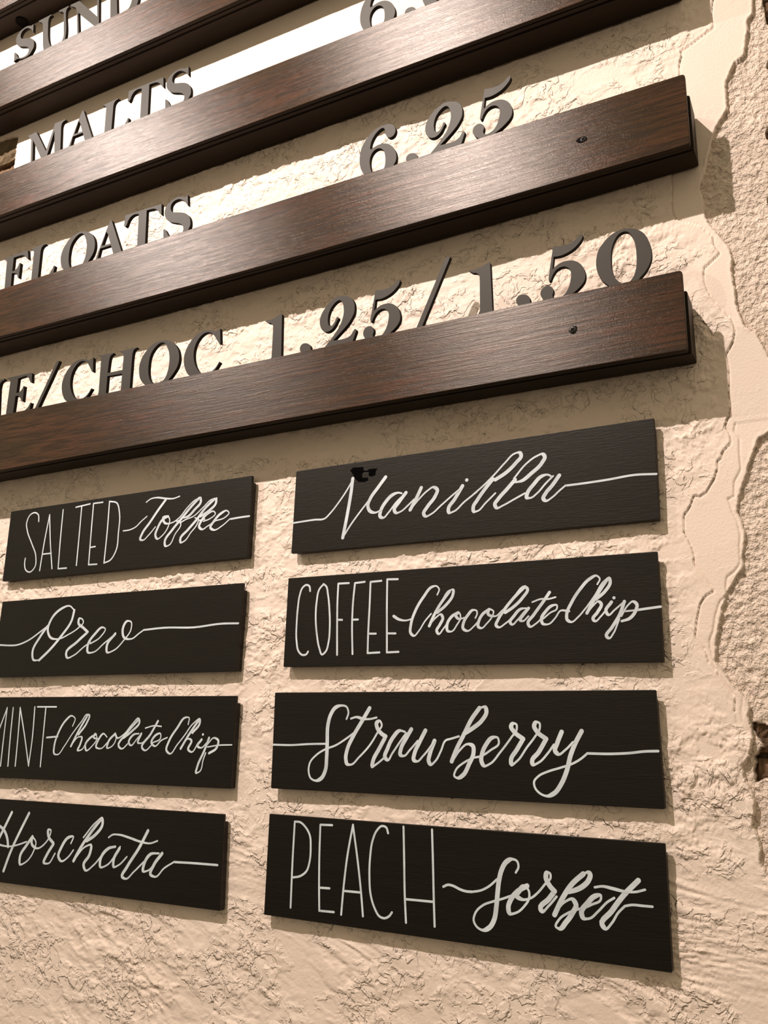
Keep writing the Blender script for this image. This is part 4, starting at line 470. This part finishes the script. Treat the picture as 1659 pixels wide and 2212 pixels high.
for k, xr, lab in ((0, .566, 'topmost dark brown wooden rail, only its underside showing at the top left corner'),
                   (1, .566, 'dark brown wooden rail under the letters S U N D near the top'),
                   (2, .566, 'dark brown wooden rail under the word MALTS'),
                   (3, 0.568, 'dark brown wooden rail under the word FLOATS and the price 6.25'),
                   (4, 0.5519, 'lowest dark brown wooden rail, under the prices 1.25/1.50')):
    RAIL[k] = rail(k, xr, lab)

def screw(parent, off, x, z, y, r, rot, sunk=0.0):
    bm = bmesh.new()
    prof = [(0, -.0009), (r*.45, -.0009), (r*.85, -.0005), (r, 0.0), (r, .0012), (0, .0012)]
    seg = 20; rings = []
    for pr, py in prof:
        if pr == 0: rings.append([bm.verts.new((x, y+py+sunk, z))])
        else: rings.append([bm.verts.new((x+pr*math.cos(t*2*math.pi/seg), y+py+sunk, z+pr*math.sin(t*2*math.pi/seg))) for t in range(seg)])
    for a, b in zip(rings, rings[1:]):
        for i in range(seg):
            j = (i+1) % seg
            if len(a) == 1: bm.faces.new((a[0], b[i], b[j]))
            elif len(b) == 1: bm.faces.new((a[i], a[j], b[0]))
            else: bm.faces.new((a[i], a[j], b[j], b[i]))
    s = frombm('screw', bm, M_SCREW, parent, off, True)
    bm = bmesh.new()
    for a in (rot, rot+math.pi/2):
        g = bmesh.ops.create_cube(bm, size=1)['verts']
        for v in g:
            u = v.co.x*r*1.05; w_ = v.co.z*r*.26; yy = v.co.y*.0004
            v.co = Vector((x+u*math.cos(a)-w_*math.sin(a), y+sunk-.00105+yy, z+u*math.sin(a)+w_*math.cos(a)))
    frombm('cross_recess', bm, M_RECESS, s, (0, 0, 0))
    return s
r4, o4 = RAIL[4]; r3, o3 = RAIL[3]
def ring_shadow(parent, off, x, z, y, a, b, name='countersink_shade'):  # flat near-black ring, paints the shade of the sunken rim around a screw
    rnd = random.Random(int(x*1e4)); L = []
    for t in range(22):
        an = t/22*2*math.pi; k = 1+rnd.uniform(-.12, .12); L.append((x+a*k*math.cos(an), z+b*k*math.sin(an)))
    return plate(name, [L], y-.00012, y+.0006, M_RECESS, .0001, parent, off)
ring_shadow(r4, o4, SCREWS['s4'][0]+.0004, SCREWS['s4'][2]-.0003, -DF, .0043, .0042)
screw(r4, o4, SCREWS['s4'][0], SCREWS['s4'][2], -DF, .0038, .7)
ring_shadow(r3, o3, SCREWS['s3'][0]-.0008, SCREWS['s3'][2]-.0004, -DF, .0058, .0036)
screw(r3, o3, SCREWS['s3'][0], SCREWS['s3'][2], -DF+.0004, .0032, .9)
# drilled hole under the topmost rail
r0, o0 = RAIL[0]
bm = bmesh.new(); bmesh.ops.create_cone(bm, cap_ends=True, segments=20, radius1=.0105, radius2=.0105, depth=.004)
frombm('drilled_hole', bm, M_RECESS, r0, (HOLE0[0], HOLE0[1], HOLE0[2]+o0[2]))

# ------------------------------------------------------------------ cut-out letters standing in the slots
def letter(row, g, name, label, dx, dz):
    R = RAILS[row]; G = GLYPHS[g]; loops = []
    xs_ = [p[0]+dx for p in G[0]]; xm = sum(xs_)/len(xs_)/1000
    top = pv(R['t'], xm)-.003; base = pv(R['t'], xm)-.0145
    zmin = min(p[1]+dz for p in G[0])/1000
    for L in G:
        C_ = catmull(L, True, 5); o = []
        for x, z in C_:
            x = (x+dx)/1000; z = (z+dz)/1000
            if z < top: z = top-(top-z)*(top-base)/max(1e-6, top-zmin)
            o.append((x-xm, max(z, base)-base))
        loops.append(o)
    o = plate(name, loops, -DL+.0004, -DL+.0054, M_LETTER, .00025, None, (xm, 0, base))
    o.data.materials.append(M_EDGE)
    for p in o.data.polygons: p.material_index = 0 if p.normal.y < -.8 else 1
    return tag(o, label, 'number' if name.startswith('number') else ('letter' if name.startswith('letter') else 'punctuation'),
               'cut-out letters and numbers of the price list')
for l in LETTERS: letter(*l)

# ------------------------------------------------------------------ painted flavour boards
def stroke(bm, P, thin, thick, y):
    C_ = catmull([(a, b, 0) for a, b in P], False, 5)
    n = len(C_); W_ = []
    if math.hypot(P[-1][0]-P[0][0], P[-1][1]-P[0][1]) < thin*1.6 and len(P) == 2:
        cx_ = (P[0][0]+P[-1][0])/2; cz_ = (P[0][1]+P[-1][1])/2; r_ = (thin*.45+thick*.25)
        bm.faces.new([bm.verts.new(((cx_+r_*math.cos(t/16*2*math.pi))/1000, y, (cz_+r_*math.sin(t/16*2*math.pi))/1000)) for t in range(16)]); return
    for i in range(n):
        a = C_[max(0, i-1)]; b = C_[min(n-1, i+1)]
        dx = b[0]-a[0]; dz = b[1]-a[1]; l = math.hypot(dx, dz)+1e-9
        t = min(1, max(0, (-dz/l+.05)/.55)); t = t*t*(3-2*t)
        W_.append((thin+(thick-thin)*t)/2)
    for _ in range(3): W_ = [(W_[max(0, i-1)]+2*W_[i]+W_[min(n-1, i+1)])/4 for i in range(n)]
    prev = None; y0 = y
    for i in range(n):
        a = C_[max(0, i-1)]; b = C_[min(n-1, i+1)]
        y = y0-5e-5*i/n
        dx = b[0]-a[0]; dz = b[1]-a[1]; l = math.hypot(dx, dz)+1e-9
        nx_ = -dz/l*W_[i]; nz_ = dx/l*W_[i]; x, z = C_[i]
        cur = (bm.verts.new(((x+nx_)/1000, y, (z+nz_)/1000)), bm.verts.new(((x-nx_)/1000, y, (z-nz_)/1000)))
        if prev: bm.faces.new((prev[0], cur[0], cur[1], prev[1]))
        prev = cur
        sharp = 0 < i < n-1 and (C_[i][0]-a[0])*(b[0]-C_[i][0])+(C_[i][1]-a[1])*(b[1]-C_[i][1]) < .86*math.hypot(C_[i][0]-a[0], C_[i][1]-a[1])*math.hypot(b[0]-C_[i][0], b[1]-C_[i][1])
        if i in (0, n-1) or sharp:
            bm.faces.new([bm.verts.new(((x+W_[i]*math.cos(t/14*2*math.pi))/1000, y-1.6e-5, (z+W_[i]*math.sin(t/14*2*math.pi))/1000)) for t in range(14)])
def board(key, label, name_caps, name_script):
    Q = SIGNS[key]; cx = sum(p[0] for p in Q)/4000; z0 = min(p[1] for p in Q)/1000
    root = empty('flavour_board', (cx, 0, z0)); tag(root, label, 'sign', 'black hand lettered flavour boards')
    off = (-cx, 0, -z0)
    tl, tr, br, bl = [Vector((p[0]/1000, p[1]/1000)) for p in Q]
    loop = []
    for c, a, b in ((bl, tl, br), (br, bl, tr), (tr, br, tl), (tl, tr, bl)):
        u = (a-c).normalized(); w_ = (b-c).normalized(); r = .0010
        loop += [c+u*r, c+(u+w_)*r*.3, c+w_*r]
    plate('front_panel', [[(p.x, p.y) for p in loop]], -DS, -DS+.0034, M_SIGN, .0004, root, off)
    i = .0002; t = .0078; l = .004
    L2 = [(bl.x+l, bl.y+i), (br.x-i, br.y+i), (tr.x-i, tr.y-t), (tl.x+l, tl.y-t)]
    plate('backing_board', [L2], -DS+.0036, .0, M_SIGN, .0003, root, off)
    for kind, segs in WORDS[key]:
        bm = bmesh.new(); yy = -DS-.00022
        for si, s in enumerate(segs):
            P = [(s[k], s[k+1]) for k in range(2, len(s), 2)]
            stroke(bm, P, s[0], s[1], yy-(si % 4)*7e-5)
        bm.normal_update()
        for f in bm.faces:
            if f.normal.y > 0: f.normal_flip()
        me = bpy.data.meshes.new('word'); bm.to_mesh(me); bm.free()
        o = link('painted_capitals' if kind == 'capitals' else 'painted_script', me, M_PAINT, root, off)
        o['label'] = name_caps if kind == 'capitals' else name_script
    return root, off
board('sal', 'black board lettered SALTED Toffee, top of the left column', 'thin white capitals SALTED', 'white brush script Toffee')
board('oreo', 'black board with one short white script word starting with O, second in the left column', '', 'white script word with long tails on both sides')
board('mint', 'black board lettered MINT Chocolate Chip, third in the left column', 'thin white capitals MINT', 'white brush script Chocolate Chip')
board('hor', 'black board lettered Horchata, bottom of the left column', '', 'white brush script Horchata')
vr, vo = board('van', 'black board lettered Vanilla, with a black blot above the V', '', 'white brush script Vanilla')
board('cof', 'black board lettered COFFEE Chocolate Chip, below the Vanilla board', 'thin white capitals COFFEE', 'white brush script Chocolate Chip')
board('str', 'black board lettered Strawberry', '', 'white brush script Strawberry')
board('pea', 'black board lettered PEACH Sorbet, bottom of the right column', 'tall thin white capitals PEACH', 'white brush script Sorbet')
b = plate('paint_blot', [[(x/1000, z/1000) for x, z in BLOT]], -DS-.0003, -DS+.0001, M_GLOSS, .00005, vr, vo)
b['label'] = 'deep black marker blot covering an old stroke'
